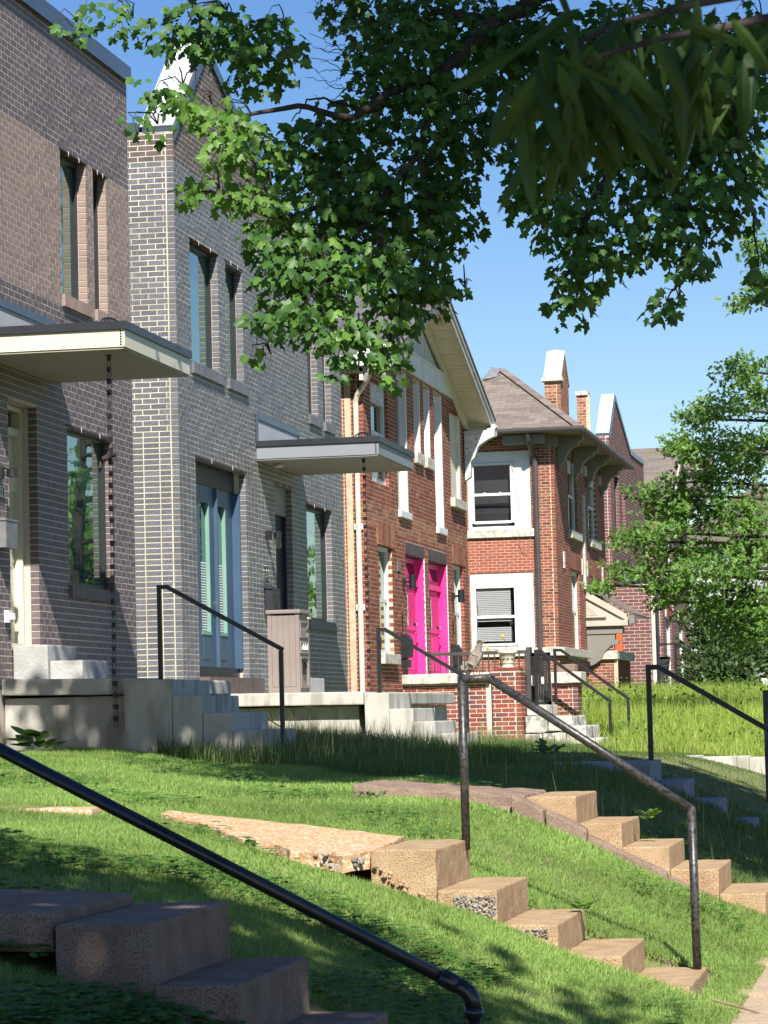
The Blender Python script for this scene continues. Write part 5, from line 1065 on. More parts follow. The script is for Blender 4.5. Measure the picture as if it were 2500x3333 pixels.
for xo in (.02, .045): b = B(); b.tube([O + Vector((xo, 0, -.02)), O + Vector((xo + .012, 0, -.045)), O + Vector((xo + .035, 0.03, -.05))], .003, 5); b.build('leg', 'leg_brown', t)
# ------------------------------------------------------------------ sticks
for k, (pa, pb, Yk, lab) in enumerate((((2320, 3255), (2480, 3300), 14.6, 'thin dry stick lying on the pavement corner'), ((880, 2345), (1010, 2445), 31.0, 'dark dead twig arching over the long grass'))):
    p0, p1 = P(*pa, Y=Yk), P(*pb, Y=Yk); b = B(); m_ = (p0 + p1) / 2 + Vector((0, .02, .03 if k else .0)); b.tube([p0, m_, p1], [.006, .008, .004], 6); b.tube([m_, m_ + Vector((.06, .03, .05))], [.004, .002], 5); tag(b.build('stick', 'stick' if not k else 'twig'), lab, 'stick')
# white bench far right
t = thing('garden_bench', (-3.2, 80, 1.3), 'small white slatted bench at the far right edge', 'bench')
p0 = P(2478, 2215, Y=80)
for i in range(8): b = B(); b.box(p0.x + .02 + i * .085, p0.x + .08 + i * .085, 80.3, 80.33, p0.z - .35, p0.z); b.build('slat', 'paint_white', t)
b = B(); b.box(p0.x - .02, p0.x + .75, 80.28, 80.35, p0.z, p0.z + .06); b.box(p0.x - .02, p0.x + .75, 79.9, 80.3, p0.z - .42, p0.z - .36); b.box(p0.x, p0.x + .05, 79.9, 80.35, 1.2, p0.z - .42); b.box(p0.x + .68, p0.x + .73, 79.9, 80.35, 1.2, p0.z - .42); b.build('frame', 'paint_white', t)

# ------------------------------------------------------------------ leaves
def unit(v): return v / (np.linalg.norm(v, axis=-1, keepdims=True) + 1e-9)
_o = [(.0, .0), (.12, -.03), (.32, .0), (.34, .13), (.27, .22), (.43, .32), (.53, .50), (.36, .52), (.23, .55), (.21, .74), (0, 1.0)]
MAPLE = np.array([(0, .28)] + _o + [(-x, y) for x, y in _o[-2:0:-1]]); MAPLE_F = np.array([(0, i, i + 1) for i in range(1, len(MAPLE) - 1)] + [(0, len(MAPLE) - 1, 1)])
_s = [(.0, .0), (.06, .12), (.30, .16), (.10, .30), (.36, .50), (.10, .56), (.2, .82), (0, 1.0)]
OAK = np.array([(0, .45)] + _s + [(-x, y) for x, y in _s[-2:0:-1]]); OAK_F = np.array([(0, i, i + 1) for i in range(1, len(OAK) - 1)] + [(0, len(OAK) - 1, 1)])
_e = [(0, 0), (.2, .25), (.26, .5), (.16, .8), (0, 1)]
OVAL = np.array([(0, .5)] + _e + [(-x, y) for x, y in _e[-2:0:-1]]); OVAL_F = np.array([(0, i, i + 1) for i in range(1, len(OVAL) - 1)] + [(0, len(OVAL) - 1, 1)])
QUAD = np.array([(0, 0), (.32, .5), (0, 1), (-.32, .5)]); QUAD_F = np.array([(0, 1, 2), (0, 2, 3)])
def leaves(pos, axis, normal, size, shape, faces, fold=.25, droop=.25):
    "arrays of leaves: tip direction axis, upper face normal -> vertices, triangles"
    n = len(pos); a = unit(axis); nn = normal - (normal * a).sum(-1, keepdims=True) * a; nn = unit(nn); s = np.cross(a, nn)
    x, y = shape[:, 0], shape[:, 1]; up = -fold * np.abs(x) - droop * y * y
    v = pos[:, None] + size[:, None, None] * (x[None, :, None] * s[:, None] + y[None, :, None] * a[:, None] + up[None, :, None] * nn[:, None])
    f = faces[None] + (np.arange(n) * len(shape))[:, None, None]
    return v.reshape(-1, 3), f.reshape(-1, 3)
def foliage(parent, pos, axis, normal, size, shape, faces, m, limit=300, fold=.25, droop=.25, mass='foliage'):
    "the leaves that show largest are objects of their own, the rest one mass"
    n = len(pos); pick = np.zeros(n, bool)
    if limit:
        d = np.array([proj(p) for p in pos]); inside = (d[:, 0] > 15) & (d[:, 0] < 2485) & (d[:, 1] > 15) & (d[:, 1] < 3318) & (d[:, 2] > 0)
        sc = np.where(inside, size / np.maximum(d[:, 2], .1), 0); idx = np.argsort(-sc)[:limit]; pick[idx[sc[idx] > 0]] = True
    v, f = leaves(pos, axis, normal, size, shape, faces, fold, droop); k = len(shape)
    for i in np.nonzero(pick)[0]:
        me = bpy.data.meshes.new('leaf'); me.from_pydata((v[i * k:(i + 1) * k] - pos[i]).tolist(), [], faces.tolist()); me.materials.append(M[m]); o = link('leaf', me, parent); o.location = pos[i]
    r = np.nonzero(~pick)[0]
    if len(r):
        v2, f2 = leaves(pos[r], axis[r], normal[r], size[r], shape, faces, fold, droop); stuff(bulk(mass, v2, f2, m, parent))
R = np.random.default_rng(11)
def rnd(n, k=3): return R.normal(size=(n, k))
def wob(a, c, n, amp, r):
    a, c = np.array(a, float), np.array(c, float); return [tuple(a + (c - a) * i / n + (r.normal(size=3) * amp if 0 < i < n else 0)) for i in range(n + 1)]

# ------------------------------------------------------------------ maple over the lawn
mt = thing('maple_tree', (2.6, 20.5, 0), 'maple with dark lobed leaves hanging over the lawn at the top', 'tree')
b = B(); b.tube([(2.6, 20.5, -.2), (2.55, 20.4, 1.5), (2.4, 20.5, 3.5), (2.2, 20.3, 5.5), (1.6, 20.4, 8)], [.34, .27, .24, .2, .13], 12); b.build('trunk', 'bark', mt, True)
mr = np.random.default_rng(5)
S_ = 1.507                                             # survey of the leaf clusters: (x, y, rx, ry) in a 1659-pixel-wide view, depth
CL = [(235, 45, 95, 28, 19, .8), (150, 70, 24, 16, 19, .9), (430, 60, 125, 75, 19.4, 1), (560, 110, 115, 95, 19.6, 1), (355, 195, 65, 34, 19, .9), (310, 268, 38, 18, 18.8, .9), (420, 235, 60, 35, 18.6, 1), (500, 265, 80, 40, 18.6, 1), (520, 330, 85, 45, 18.6, 1), (430, 415, 75, 24, 18.5, 1), (545, 430, 75, 55, 18.7, 1), (600, 520, 90, 65, 18.8, 1),
      (650, 330, 110, 80, 19.6, 1), (760, 300, 120, 100, 20, 1), (880, 140, 150, 135, 20.2, 1.1), (960, 290, 115, 150, 20, 1), (700, 440, 130, 100, 19.4, 1), (820, 450, 150, 120, 19.8, 1.1), (960, 470, 90, 95, 20, 1), (760, 590, 150, 95, 19, 1), (640, 600, 100, 90, 18.8, 1), (890, 580, 110, 85, 19.5, 1), (690, 700, 95, 60, 18.6, 1), (590, 680, 60, 45, 18.7, .9), (760, 740, 60, 45, 18.6, .9), (830, 760, 50, 45, 19, .9), (860, 690, 60, 60, 19.2, .9), (840, 810, 35, 25, 18.9, .8), (985, 625, 24, 18, 19.4, .8), (930, 640, 50, 50, 19.5, .9), (560, 770, 28, 18, 18.7, .7), (720, 790, 40, 22, 18.6, .8), (840, 20, 180, 60, 20.6, 1.1),
      (1180, 320, 100, 130, 19.6, 1), (1130, 420, 50, 60, 19.8, .9), (1230, 470, 105, 85, 19.5, 1), (1310, 540, 95, 65, 19.4, 1), (1240, 590, 70, 60, 19.4, 1), (1250, 655, 60, 28, 19.4, .9), (1190, 665, 30, 20, 19.4, .8), (1400, 350, 130, 150, 19.8, 1), (1440, 490, 95, 75, 19.4, 1), (1500, 560, 55, 50, 19.3, 1), (1440, 655, 55, 25, 19.2, .9), (1560, 390, 100, 120, 19.6, 1), (1560, 190, 110, 160, 19.8, 1.1), (1350, 130, 190, 140, 20.4, 1.1), (1140, 90, 140, 100, 20.6, 1.1), (1645, 600, 28, 60, 19.5, .9), (1500, 250, 120, 120, 20, 1), (1620, 90, 60, 90, 20, 1), (1080, 200, 60, 120, 20.4, .9), (1020, 60, 120, 70, 20.8, 1)]
pp, aa, nn_, ss = [], [], [], []; tw = B(); nt = 0; LIT_TINT = []
for (x, y, rx, ry, dep, dn) in CL:
    c = np.array(P(x * S_, y * S_, Y=dep)); ppm = FPX / dep / S_; R1, R2 = rx / ppm, ry / ppm; area = math.pi * R1 * R2; n = int(area * 900 * dn)
    d = rnd(n); d = unit(d) * (R.random((n, 1)) ** .42); p = c + d * np.array([R1, min(.9, .35 + R1 * .55), R2]); 
    # leaves hang in layered sprays: quantise the heights a little
    lay = .13; p[:, 2] = p[:, 2] * .45 + .55 * (np.floor(p[:, 2] / lay) + .5 * R.random(n)) * lay
    out = d * np.array([1, 1, .2]) + rnd(n) * .5; out[:, 2] = out[:, 2] * .35 - .75
    up = rnd(n) * .42 + np.array([0.10, -.62, .75])
    pp.append(p); aa.append(out); nn_.append(up); ss.append(R.uniform(.048, .098, n)); LIT_TINT.append(np.full(n, (x, y) in ((420, 235), (500, 265), (520, 330), (430, 415), (545, 430)) or (R.random() < .35 and 400 < y and 560 < x < 900 and False)) | ((R.random(n) < .22) & (y > 380) & (x < 900)))
    hub = c + np.array([R1 * .4, .2, R2 * .7])
    for k in range(max(3, n // 40)):
        e = p[R.integers(n)]; nt += 1; m_ = (hub + e) / 2 + np.array([0, 0, .10]) + R.normal(size=3) * .05; m0 = (hub * 2 + m_) / 3 + np.array([0, 0, .05]); m1 = (m_ + e) / 2 + np.array([0, 0, .05]); tw.tube([hub, m0, m_, m1, e + np.array([0, 0, .01])], [.006, .005, .004, .003, .002], 4, False)
pp, aa, nn_, ss = map(np.concatenate, (pp, aa, nn_, ss))
LIT_TINT = np.concatenate(LIT_TINT); k_ = ~LIT_TINT  # mask of the leaves that look sunlit by their colour
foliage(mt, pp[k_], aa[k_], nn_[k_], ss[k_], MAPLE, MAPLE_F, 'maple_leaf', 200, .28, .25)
foliage(mt, pp[LIT_TINT], aa[LIT_TINT], nn_[LIT_TINT], ss[LIT_TINT], MAPLE, MAPLE_F, 'maple_leaf_lit_tint', 100, .28, .25)
stuff(tw.build('twigs', 'twig', mt))
hubs = [((2.2, 20.3, 5.6), P(1640, 60, Y=20.6)), ((2.2, 20.3, 5.6), P(1750, 200, Y=20.2))]
def smooth(pts, k=5):
    p = [np.array(q, float) for q in pts]; p = [2 * p[0] - p[1]] + p + [2 * p[-1] - p[-2]]; out = []
    for i in range(1, len(p) - 2):
        for t in np.arange(0, 1, 1 / k): out.append(.5 * (2 * p[i] + (p[i + 1] - p[i - 1]) * t + (2 * p[i - 1] - 5 * p[i] + 4 * p[i + 1] - p[i + 2]) * t * t + (3 * p[i] - p[i - 1] - 3 * p[i + 1] + p[i + 2]) * t ** 3) + mr.normal(size=3) * .008)
    return [tuple(q) for q in out] + [tuple(p[-2])]
def limb(pts, r0, r1, name='branch'):
    pts = smooth(pts)
    b = B(); k = len(pts); b.tube(pts, [r0 + (r1 - r0) * i / (k - 1) for i in range(k)], 8); return b.build(name, 'bark', mt, True)
V = lambda x, y, d: tuple(P(x * S_, y * S_, Y=d))
limb([(2.2, 20.3, 5.4), (.8, 20.5, 6.9), V(1300, -40, 20.5), V(1120, 20, 20.4), V(1030, 80, 20.2), V(950, 160, 20), V(860, 190, 19.9), V(760, 250, 19.6), V(640, 230, 19.2), V(520, 250, 18.8), V(440, 240, 18.6)], .075, .005)
limb([V(1120, 25, 20.4), V(1060, 40, 20.4), V(960, 30, 20.4), V(860, 60, 20.3)], .04, .01)
limb([V(950, 160, 20), V(900, 330, 19.7), V(820, 430, 19.5), V(740, 560, 19.1), V(690, 660, 18.8), V(700, 740, 18.6)], .03, .006)
limb([V(900, 330, 19.7), V(930, 480, 19.7), V(880, 600, 19.4), V(845, 740, 19.0), V(845, 815, 18.9)], .02, .005)
limb([V(740, 420, 19.4), V(620, 470, 18.9), V(520, 440, 18.7), V(430, 410, 18.5), V(360, 415, 18.5)], .018, .005)
limb([(2.2, 20.3, 5.2), (.6, 20.0, 6.2), V(1560, 120, 19.8), V(1420, 260, 19.7), V(1300, 400, 19.5), V(1240, 560, 19.4), V(1210, 650, 19.4)], .07, .006)
limb([V(1420, 260, 19.7), V(1460, 440, 19.5), V(1490, 560, 19.3), V(1440, 650, 19.2)], .025, .005)
limb([V(1560, 120, 19.8), V(1600, 330, 19.6), V(1640, 560, 19.5)], .025, .005)
for k in range(9):                                       # bare twigs against the sky
    y0 = 40 + k * 20; y1 = 5 + k * 24 + mr.uniform(-8, 8); x1 = mr.uniform(640, 690)
    limb([V(860, y0 + 30, 20.2), V(800, (y0 + y1) / 2 + 25 + mr.uniform(-8, 8), 20.1), V(745, (y0 + y1) / 2 + 14 + mr.uniform(-12, 12), 20.0), V((x1 + 745) / 2, y1 + 16 + mr.uniform(-10, 10), 19.9), V(x1, y1, 19.9)], .006, .0016, 'bare_twig')
    xm = mr.uniform(700, 760); limb([V(xm + 20, y1 + 22, 20), V(xm - 8, y1 + 22 + mr.uniform(-18, 18), 19.95), V(xm - 35, y1 + 20 + mr.uniform(-26, 26), 19.9)], .003, .0012, 'bare_twig')
limb([V(810, 240, 19.8), V(740, 225, 19.7), V(690, 212, 19.6), V(655, 228, 19.6), V(630, 262, 19.5)], .012, .004, 'bare_twig')
# yellowed sprig
c = np.array(P(628 * S_, 122 * S_, Y=19.4)); n = 7; foliage(mt, c + rnd(n) * np.array([.06, .04, .03]), rnd(n) * .4 + np.array([0, 0, -.7]), rnd(n) * .3 + np.array([.1, -.7, .6]), R.uniform(.05, .08, n), MAPLE, MAPLE_F, 'maple_leaf_young', 20)
# the rest of the crown, above and behind the frame
def crown_blob(parent, c, r, n, size, m, shape=QUAD, faces=QUAD_F, clump=40, spread=.5, limit=0, name='foliage'):
    c, r = np.array(c, float), np.array(r, float); k = max(1, n // clump); d = unit(rnd(k)) * (R.random((k, 1)) ** .4); cc = c + d * r
    p = np.repeat(cc, clump, 0) + rnd(k * clump) * spread * np.array([1, 1, .6]); m_ = len(p)
    foliage(parent, p, rnd(m_) * .6 + np.array([0, 0, -.5]), rnd(m_) * .5 + np.array([0.1, -.3, .9]), R.uniform(size * .7, size * 1.3, m_), shape, faces, m, limit, .2, .2, name)
crown_blob(mt, (.25, 18.8, 10.3), (3.9, 6.0, 2.3), 19000, .28, 'maple_leaf', spread=.45, name='upper_crown')
crown_blob(mt, (-4.7, 19.6, 9.9), (1.3, 2.4, .8), 2000, .26, 'maple_leaf', spread=.35, name='upper_crown')
crown_blob(mt, (-2.8, 23.2, 9.8), (2.6, 2.6, 1.2), 3200, .28, 'maple_leaf', spread=.4, name='upper_crown')
limb([(1.6, 20.4, 7.8), (.6, 20.8, 9.6), (-1.2, 21.6, 10.6), (-3.4, 23.5, 10.2)], .12, .03)
limb([(1.6, 20.4, 7.8), (1.8, 18, 9.6), (1.0, 15.6, 10.8)], .1, .03)

# ------------------------------------------------------------------ willow oak beside the camera
wt = thing('willow_oak', (2.9, 1.0, 0), 'tree with long narrow blurred leaves hanging at the top right', 'tree')
b = B(); b.tube([(2.9, 1.0, -.2), (2.85, 1.0, 2), (2.6, 1.1, 4.5), (2.0, .9, 7)], [.3, .24, .2, .12], 12); b.build('trunk', 'bark', wt, True)
L_ = np.array([(0, 0), (.055, .12), (.085, .3), (.08, .55), (.05, .8), (0, 1.0), (-.05, .8), (-.08, .55), (-.085, .3), (-.055, .12), (0, .3), (0, .55), (0, .8)])
L_F = np.array([(0, 1, 10), (1, 2, 10), (2, 3, 11), (2, 11, 10), (3, 4, 12), (3, 12, 11), (4, 5, 12), (5, 6, 12), (6, 7, 12), (7, 11, 12), (7, 8, 11), (8, 10, 11), (8, 9, 10), (9, 0, 10)])
wr = np.random.default_rng(23); sp = [(1640, 60, 3.6), (1560, 70, 3.5), (1480, 60, 3.45), (1400, 90, 3.4), (1330, 130, 3.35), (1290, 100, 3.45), (1250, 150, 3.3), (1210, 180, 3.3), (1180, 220, 3.3), (1360, 40, 3.6), (1450, 20, 3.7), (1300, 190, 3.35), (1260, 240, 3.3), (1340, 220, 3.4), (1600, 30, 3.7), (1420, 150, 3.45), (1240, 90, 3.5), (1190, 130, 3.45), (1320, 60, 3.5)]
pos, ax, no, sz = [], [], [], []
for (x, y, d) in sp:
    o = np.array(P(x * S_, y * S_, Y=d)); n = 8 if x < 1360 else 6
    for k in range(n):
        pos.append(o + wr.normal(size=3) * np.array([.028, .06, .02])); t_ = wr.normal(size=3) * np.array([.55, .35, .25]) + np.array([-.12 if x < 1300 else .05, 0, -.85]); ax.append(t_); no.append(wr.normal(size=3) * .6 + np.array([.1, -.9, .3])); sz.append(wr.uniform(.075, .135))
foliage(wt, np.array(pos), np.array(ax), np.array(no), np.array(sz), L_, L_F, 'willow_leaf', 300, .6, .3)
b = B(); b.tube([(2.6, 1.1, 4.4), (1.4, 2.6, 3.5), V(1700, 30, 3.6), V(1560, 60, 3.5), V(1420, 85, 3.42), V(1300, 120, 3.35), V(1200, 180, 3.3)], [.03, .016, .007, .005, .004, .003, .002], 8); b.tube([V(1700, -30, 3.75), V(1500, 10, 3.6), V(1330, 50, 3.5), V(1200, 120, 3.42)], [.008, .005, .004, .002], 6); b.build('branch', 'twig', wt, True)
crown_blob(wt, (-.5, .7, 8.0), (4.6, 5.2, 1.5), 16000, .27, 'willow_leaf', spread=.42, name='upper_crown')
crown_blob(wt, (-2.5, 3.3, 8.6), (1.7, 2.3, .8), 2000, .25, 'willow_leaf', spread=.35, name='upper_crown')

# ------------------------------------------------------------------ oak on the right, shrubs, street trees
ot = thing('oak_tree', (-1.0, 57, .8), 'bright green oak with spiky leaves filling the right side', 'tree')
b = B(); b.tube([(-1.0, 57, .3), (-1.05, 57, 3), (-1.3, 57, 6), (-1.5, 57, 9)], [.2, .17, .12, .05], 10); b.build('trunk', 'bark', ot, True)
OC = [(1600, 800, 60, 40), (1640, 850, 60, 60), (1560, 880, 60, 40), (1500, 905, 50, 26), (1470, 960, 50, 30), (1540, 970, 90, 55), (1620, 980, 70, 90), (1500, 1040, 90, 40), (1450, 1090, 90, 28), (1400, 1070, 45, 20), (1540, 1110, 110, 55), (1420, 1150, 90, 22), (1350, 1170, 60, 16), (1450, 1190, 110, 34), (1550, 1220, 100, 50), (1370, 1240, 80, 20), (1310, 1265, 45, 14), (1460, 1270, 90, 35), (1560, 1310, 90, 50), (1630, 1180, 60, 120), (1640, 1330, 60, 60), (1590, 1370, 60, 30), (1440, 1300, 30, 14),
      (1630, 520, 26, 60), (1645, 610, 22, 70), (1600, 640, 24, 20), (1640, 350, 24, 90), (1645, 220, 20, 50)]
pp, aa, nn_, ss = [], [], [], []; tw = B()
for (x, y, rx, ry) in OC:
    dep = 56 + R.uniform(-1, 1) if y > 700 else 52; c = np.array(P(x * S_, y * S_, Y=dep)); ppm = FPX / dep / S_; R1, R2 = rx / ppm, ry / ppm; n = int(R1 * R2 * math.pi * 560 + 50)
    k = max(3, n // 9); d = unit(rnd(k)) * (R.random((k, 1)) ** .45); cc = c + d * np.array([R1, .5 + .7 * R1, R2]); lp = .36 + .12 * np.sin(cc[:, 0] * 1.7 + cc[:, 1]); cc[:, 2] = cc[:, 2] * .72 + .28 * (np.floor(cc[:, 2] / lp + .6 * np.sin(cc[:, 0] * 2.3 + y)) + .5) * lp; p = np.repeat(cc, 9, 0) + rnd(k * 9) * np.array([.12, .12, .05]); n = len(p)
    pp.append(p); a = rnd(n) * .8 + np.array([-.3, -.2, -.25]); aa.append(a); nn_.append(rnd(n) * .45 + np.array([.1, -.6, .8])); ss.append(R.uniform(.09, .15, n))
    tw.tube([(-1.3, 57, c[2] - .4 + R.uniform(-.2, .2)), tuple((c + np.array([-1.3, 57, c[2] - .2])) / 2), tuple(c), tuple(c + np.array([-R1 * .7, 0, -.05]))], [.05, .035, .02, .006], 5)
pp, aa, nn_, ss = map(np.concatenate, (pp, aa, nn_, ss)); foliage(ot, pp, aa, nn_, ss, OAK, OAK_F, 'oak_leaf', 300, .15, .15); stuff(tw.build('branches', 'bark', ot, True))
crown_blob(ot, (.6, 57.5, 7.2), (2.0, 2.2, 3.2), 1500, .26, 'oak_leaf', OAK, OAK_F, spread=.5, name='rear_crown')
def shrub(label, x, y, rx, ry, rz, n, size, m='shrub_leaf', z=None, group='shrubs behind the weedy lot', nm='shrub'):
    z = float(gz(x, y)) if z is None else z; t = thing(nm, (x, y, z), label, 'shrub', group)
    b = B(); rr = np.random.default_rng(int(abs(x * 100 + y)))
    for k in range(6): b.tube(wob((x, y, z), (x + rr.uniform(-rx, rx) * .6, y + rr.uniform(-ry, ry) * .6, z + rz * 1.3), 3, .08, rr), [.03, .02, .012, .006], 5)
    b.build('stem', 'bark', t); c = np.array([x, y, z + rz]); k = n // 8; d = unit(rnd(k)) * (R.random((k, 1)) ** .33); d *= 1 + .22 * np.sin(d[:, :1] * 7 + 3 * d[:, 2:] * 5 + x); p = np.repeat(c + d * np.array([rx, ry, rz]), 8, 0) + rnd(k * 8) * .09; q = len(p)
    foliage(t, p, np.repeat(d, 8, 0) + rnd(q) * .6 + np.array([0, 0, .2]), np.repeat(d, 8, 0) + rnd(q) * .5 + np.array([0, -.2, .5]), R.uniform(size * .7, size * 1.3, q), OVAL, OVAL_F, m, 40, .1, .2); return t
shrub('tall rounded dark green shrub against the pale siding', -6.15, 86.5, 1.1, 1.0, 1.75, 3600, .17)
shrub('broad dark green shrub at the right behind the bench', -4.5, 83, 1.4, 1.1, 1.5, 4200, .17)
shrub('low olive shrub left of the bench under the oak', -5.6, 81, 1.1, .9, .95, 2600, .15)
shrub('shaded shrub at the far right behind the oak', -3.6, 88, 1.6, 1.2, 2.2, 3600, .18)
bp = thing('street_tree', (11, 98, 0), 'leafy street tree across the road seen only in window glass', 'tree', 'street trees across the road')
def street_tree(t, x, y, s):
    b = B(); b.tube([(x, y, -.1), (x, y, 3 * s), (x + .3, y, 6 * s)], [.3, .22, .1], 8); b.build('trunk', 'bark', t, True); crown_blob(t, (x, y, 5.6 * s), (4.2 * s, 4.2 * s, 4.0 * s), 2600, .5, 'oak_leaf', spread=.7, name='crown')
street_tree(bp, 11, 98, 1.0)
for i, (x, y, s) in enumerate(((12.5, 112, 1.15), (9.5, 84, .9), (14, 130, 1.3), (12, 70, .8))):
    t = thing('street_tree', (x, y, 0), 'leafy street tree across the road seen only in window glass', 'tree', 'street trees across the road'); street_tree(t, x, y, s)
far = thing('distant_trees', (-6, 175, 1), 'distant hazy green trees closing the end of the street', 'trees'); far['kind'] = 'stuff'
crown_blob(far, (-5, 175, 4.0), (9, 5, 3.6), 2600, .8, 'shrub_leaf', spread=.8, name='crown')

# ------------------------------------------------------------------ grass
def blades(name, x, y, hgt, wid, lean, m, z=None, seg=2):
    n = len(x); z = gz(x, y) - .008 if z is None else z; ang = R.uniform(0, 2 * np.pi, n); la = R.uniform(0, 2 * np.pi, n); l = np.abs(R.normal(size=n)) * lean * hgt
    base = np.stack([x, y, z], 1); sd = np.stack([np.cos(ang), np.sin(ang), 0 * ang], 1) * (wid / 2)[:, None]; ld = np.stack([np.cos(la) * l, np.sin(la) * l, 0 * l], 1)
    mid = base + ld * .35 + np.array([0, 0, 1]) * (hgt * .55)[:, None]; tip = base + ld + np.array([0, 0, 1]) * (hgt * np.clip(1 - .5 * (l / hgt) ** 2, .35, 1))[:, None]
    v = np.stack([base - sd, base + sd, mid + sd * .75, mid - sd * .75, tip], 1).reshape(-1, 3); o = (np.arange(n) * 5)[:, None]
    f = np.concatenate([o + np.array([[0, 1, 2]]), o + np.array([[0, 2, 3]]), o + np.array([[3, 2, 4]])]); return stuff(bulk(name, v, f, m))
def inview(x, y, z, mg=60):
    q = np.stack([x, y, z], 1) - np.array(CAM); r_, d_, f_ = q @ np.array(cr), q @ np.array(cd), q @ np.array(cf); px, py = r_ / f_ * FPX + CX, d_ / f_ * FPX + CY
    return (px > -mg) & (px < 2500 + mg) & (py < 3333 + mg * 2) & (f_ > 1)
BLOCK = [(-2.98, -1.7, 9.68, 10.84), (-4.6, -2.96, 9.74, 10.82), (-2.9, -1.25, 14.99, 16.16), (-3.3, -2.85, 14.97, 16.1), (-3.75, -3.3, 15.15, 16.1), (-4.2, -3.7, 15.55, 16.1), (-5.2, -4.55, 15.6, 16.1), (-2.75, -.85, 19.6, 20.82), (-3.7, -2.75, 19.6, 20.8), (-4.4, -1.4, 28.3, 29.5), (-8.9, -6.15, 26.8, 28.3), (-8.9, -7.5, 26.8, 31.2), (-8.9, -6.7, 34.6, 41.4), (-6.8, -5.55, 34.6, 36.2), (-20, -8.85, 0, 200), (-3.12, -2.85, 14.9, 15.2), (-3.4, -1.35, 19.42, 19.6)]
def free(x, y):
    k = np.ones(len(x), bool)
    for a, c, d, e in BLOCK: k &= ~((x > a) & (x < c) & (y > d) & (y < e))
    return k
def scatter(n, x0, x1, y0, y1, dens=None):
    x, y = R.uniform(x0, x1, n), R.uniform(y0, y1, n); k = free(x, y) & inview(x, y, gz(x, y))
    if dens is not None: k &= R.random(n) < dens(x, y)
    return x[k], y[k]
longline = lambda x: 21.2 + np.clip(-x - 2.4, 0, 6) * 1.15 + .25 * np.sin(x * 3.1)        # beyond this line the grass is unmown
for (n, y0, y1, w_, hh) in ((420000, 7.5, 13, .0033, .032), (460000, 13, 19, .0042, .034), (300000, 19, 27, .0058, .042)):
    x, y = scatter(n, -8, -1.0, y0, y1, lambda x, y: (y < longline(x)) * (.55 + .45 * (np.sin(x * 2.3 + y * 1.1) * np.sin(y * 1.9 - x) > -.55)))
    blades('lawn_grass', x, y, R.uniform(.6, 1.5, len(x)) * hh, R.uniform(.8, 1.3, len(x)) * w_, .95, 'lawn_blade')
x, y = scatter(150000, -8.9, -1.0, 20, 46, lambda x, y: (y > longline(x) - .1) * 1.0)
blades('long_grass', x, y, R.uniform(.08, .24, len(x)) * np.where(x < -5.6, 1.1, np.where(x < -4.2, .75, .42)) * np.where((x > -4.6) & (y > 30), .35, 1), R.uniform(.006, .011, len(x)), .45, 'long_blade')
x, y = scatter(9000, -8.0, -1.5, 21, 44, lambda x, y: (y > longline(x)) * (.05 + .95 * (x < -5.2)))
hg = R.uniform(.2, .45, len(x)); blades('seed_stalks', x, y, hg, np.full(len(x), .006), .3, 'seed_head')
x, y = scatter(110000, -8.6, -.8, 42, 84); dd_ = np.clip((y - 40) / 12, .25, 1); dd_ = np.where((x < -5) & (y < 52), .18, dd_)
blades('weed_field', x, y, R.uniform(.25, .85, len(x)) * dd_, R.uniform(.014, .028, len(x)), .4, 'field_blade')
x, y = scatter(4500, -8.6, -.8, 44, 84); k_ = (x > -5) | (y > 53); x, y = x[k_], y[k_]; n = len(x); hz = R.uniform(.2, .9, n) * np.clip((y - 40) / 12, .25, 1); p = np.stack([x, y, gz(x, y) + hz], 1)
v, f = leaves(p, rnd(n) * .7 + np.array([0, -.3, .4]), rnd(n) * .5 + np.array([0, -.3, .9]), R.uniform(.05, .10, n), OVAL, OVAL_F, .1, .3); stuff(bulk('weed_leaves', v, f, 'weed_leaf'))
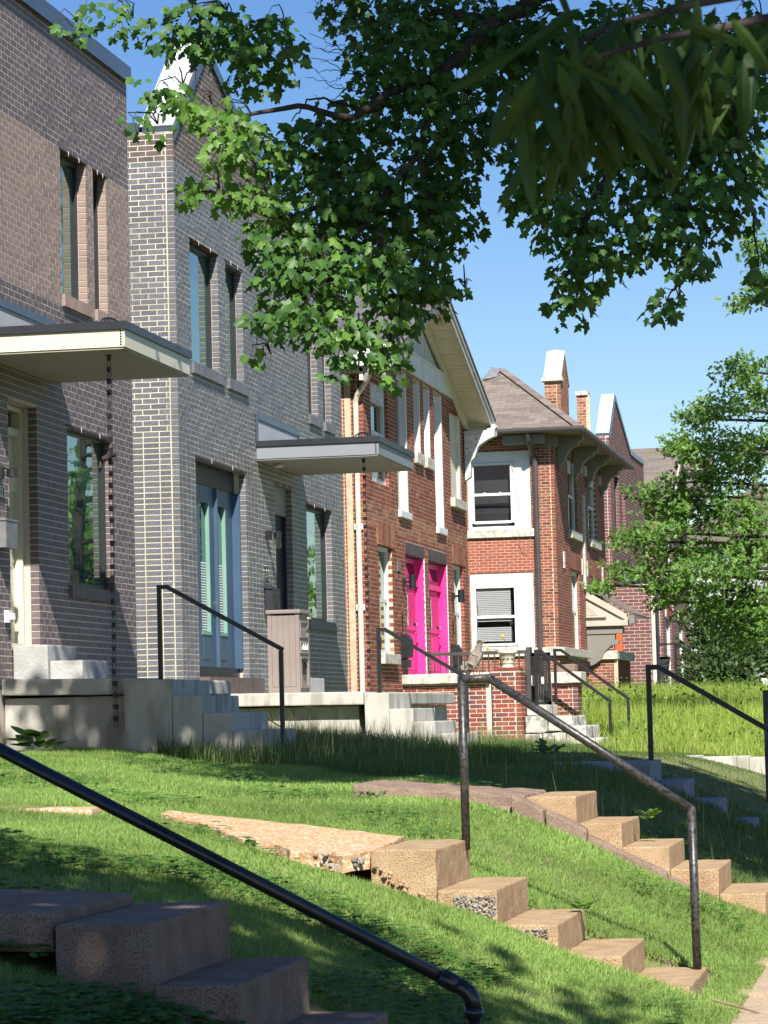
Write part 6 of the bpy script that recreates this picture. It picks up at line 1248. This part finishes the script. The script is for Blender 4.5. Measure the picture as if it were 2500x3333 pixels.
# clover and ground ivy in the lawn
def patch(n, x0, x1, y0, y1, size, hmin, hmax, thr, name):
    x, y = scatter(n, x0, x1, y0, y1, lambda x, y: (y < longline(x) + 3) * (np.sin(x * 3.1 + 1.7 * y) + np.sin(y * 2.7 - x * 1.3) + np.sin(5.1 * x) * .5 > thr)); n = len(x)
    x = np.repeat(x, 3); y = np.repeat(y, 3); p = np.stack([x, y, gz(x, y) + np.repeat(R.uniform(hmin, hmax, n), 3)], 1); a = np.tile([0, 2.09, 4.19], n) + np.repeat(R.uniform(0, 6, n), 3)
    v, f = leaves(p, np.stack([np.cos(a), np.sin(a), .15 + 0 * a], 1), np.repeat(rnd(n) * .25, 3, 0) + np.array([0, -.15, 1]), np.repeat(R.uniform(size * .7, size * 1.3, n), 3), OVAL * np.array([1.6, 1]), OVAL_F, .1, .2); stuff(bulk(name, v, f, 'clover_leaf'))
patch(26000, -6, -1.2, 7.5, 13.5, .022, .03, .07, .2, 'clover'); patch(16000, -7, -1.2, 13.5, 26, .026, .035, .07, 1.0, 'clover')
patch(5000, -4.6, -1.6, 8.5, 10.2, .034, .05, .10, -.4, 'ground_ivy')
# broad-leaved weeds that stand out
for (px_, py_, Yw, s, lab) in ((1900, 2990 - 60, 15.9, .09, 'green weed growing in the joint of the sunlit tan steps'), (120, 2400, 26.0, .30, 'big lobed weed at the corner of the concrete porch'), (2120, 2640, 20.3, .10, 'small leafy weed on the half shaded steps'), (1785, 2460, 33, .22, 'dark leafy weed clump before the limestone steps')):
    g = P(px_, py_, Y=Yw); z = max(float(gz(g.x, Yw)), g.z - s * .6); t = thing('weed', (g.x, Yw, z), lab, 'weed'); n = 16; a = R.uniform(0, 6.28, n)
    p = np.stack([g.x + np.cos(a) * s * .2, Yw + np.sin(a) * s * .2, z + R.uniform(.0, s * .5, n)], 1); foliage(t, p, np.stack([np.cos(a), np.sin(a), R.uniform(.3, 1.3, n)], 1), np.stack([-np.cos(a) * .5, -np.sin(a) * .5 - .2, 1 + 0 * a], 1), R.uniform(s * .5, s * .9, n), OVAL * np.array([1.3, 1]), OVAL_F, 'weed_leaf', 40, .2, .4)
for o in BASES:
    if '_base' in o: del o['_base']
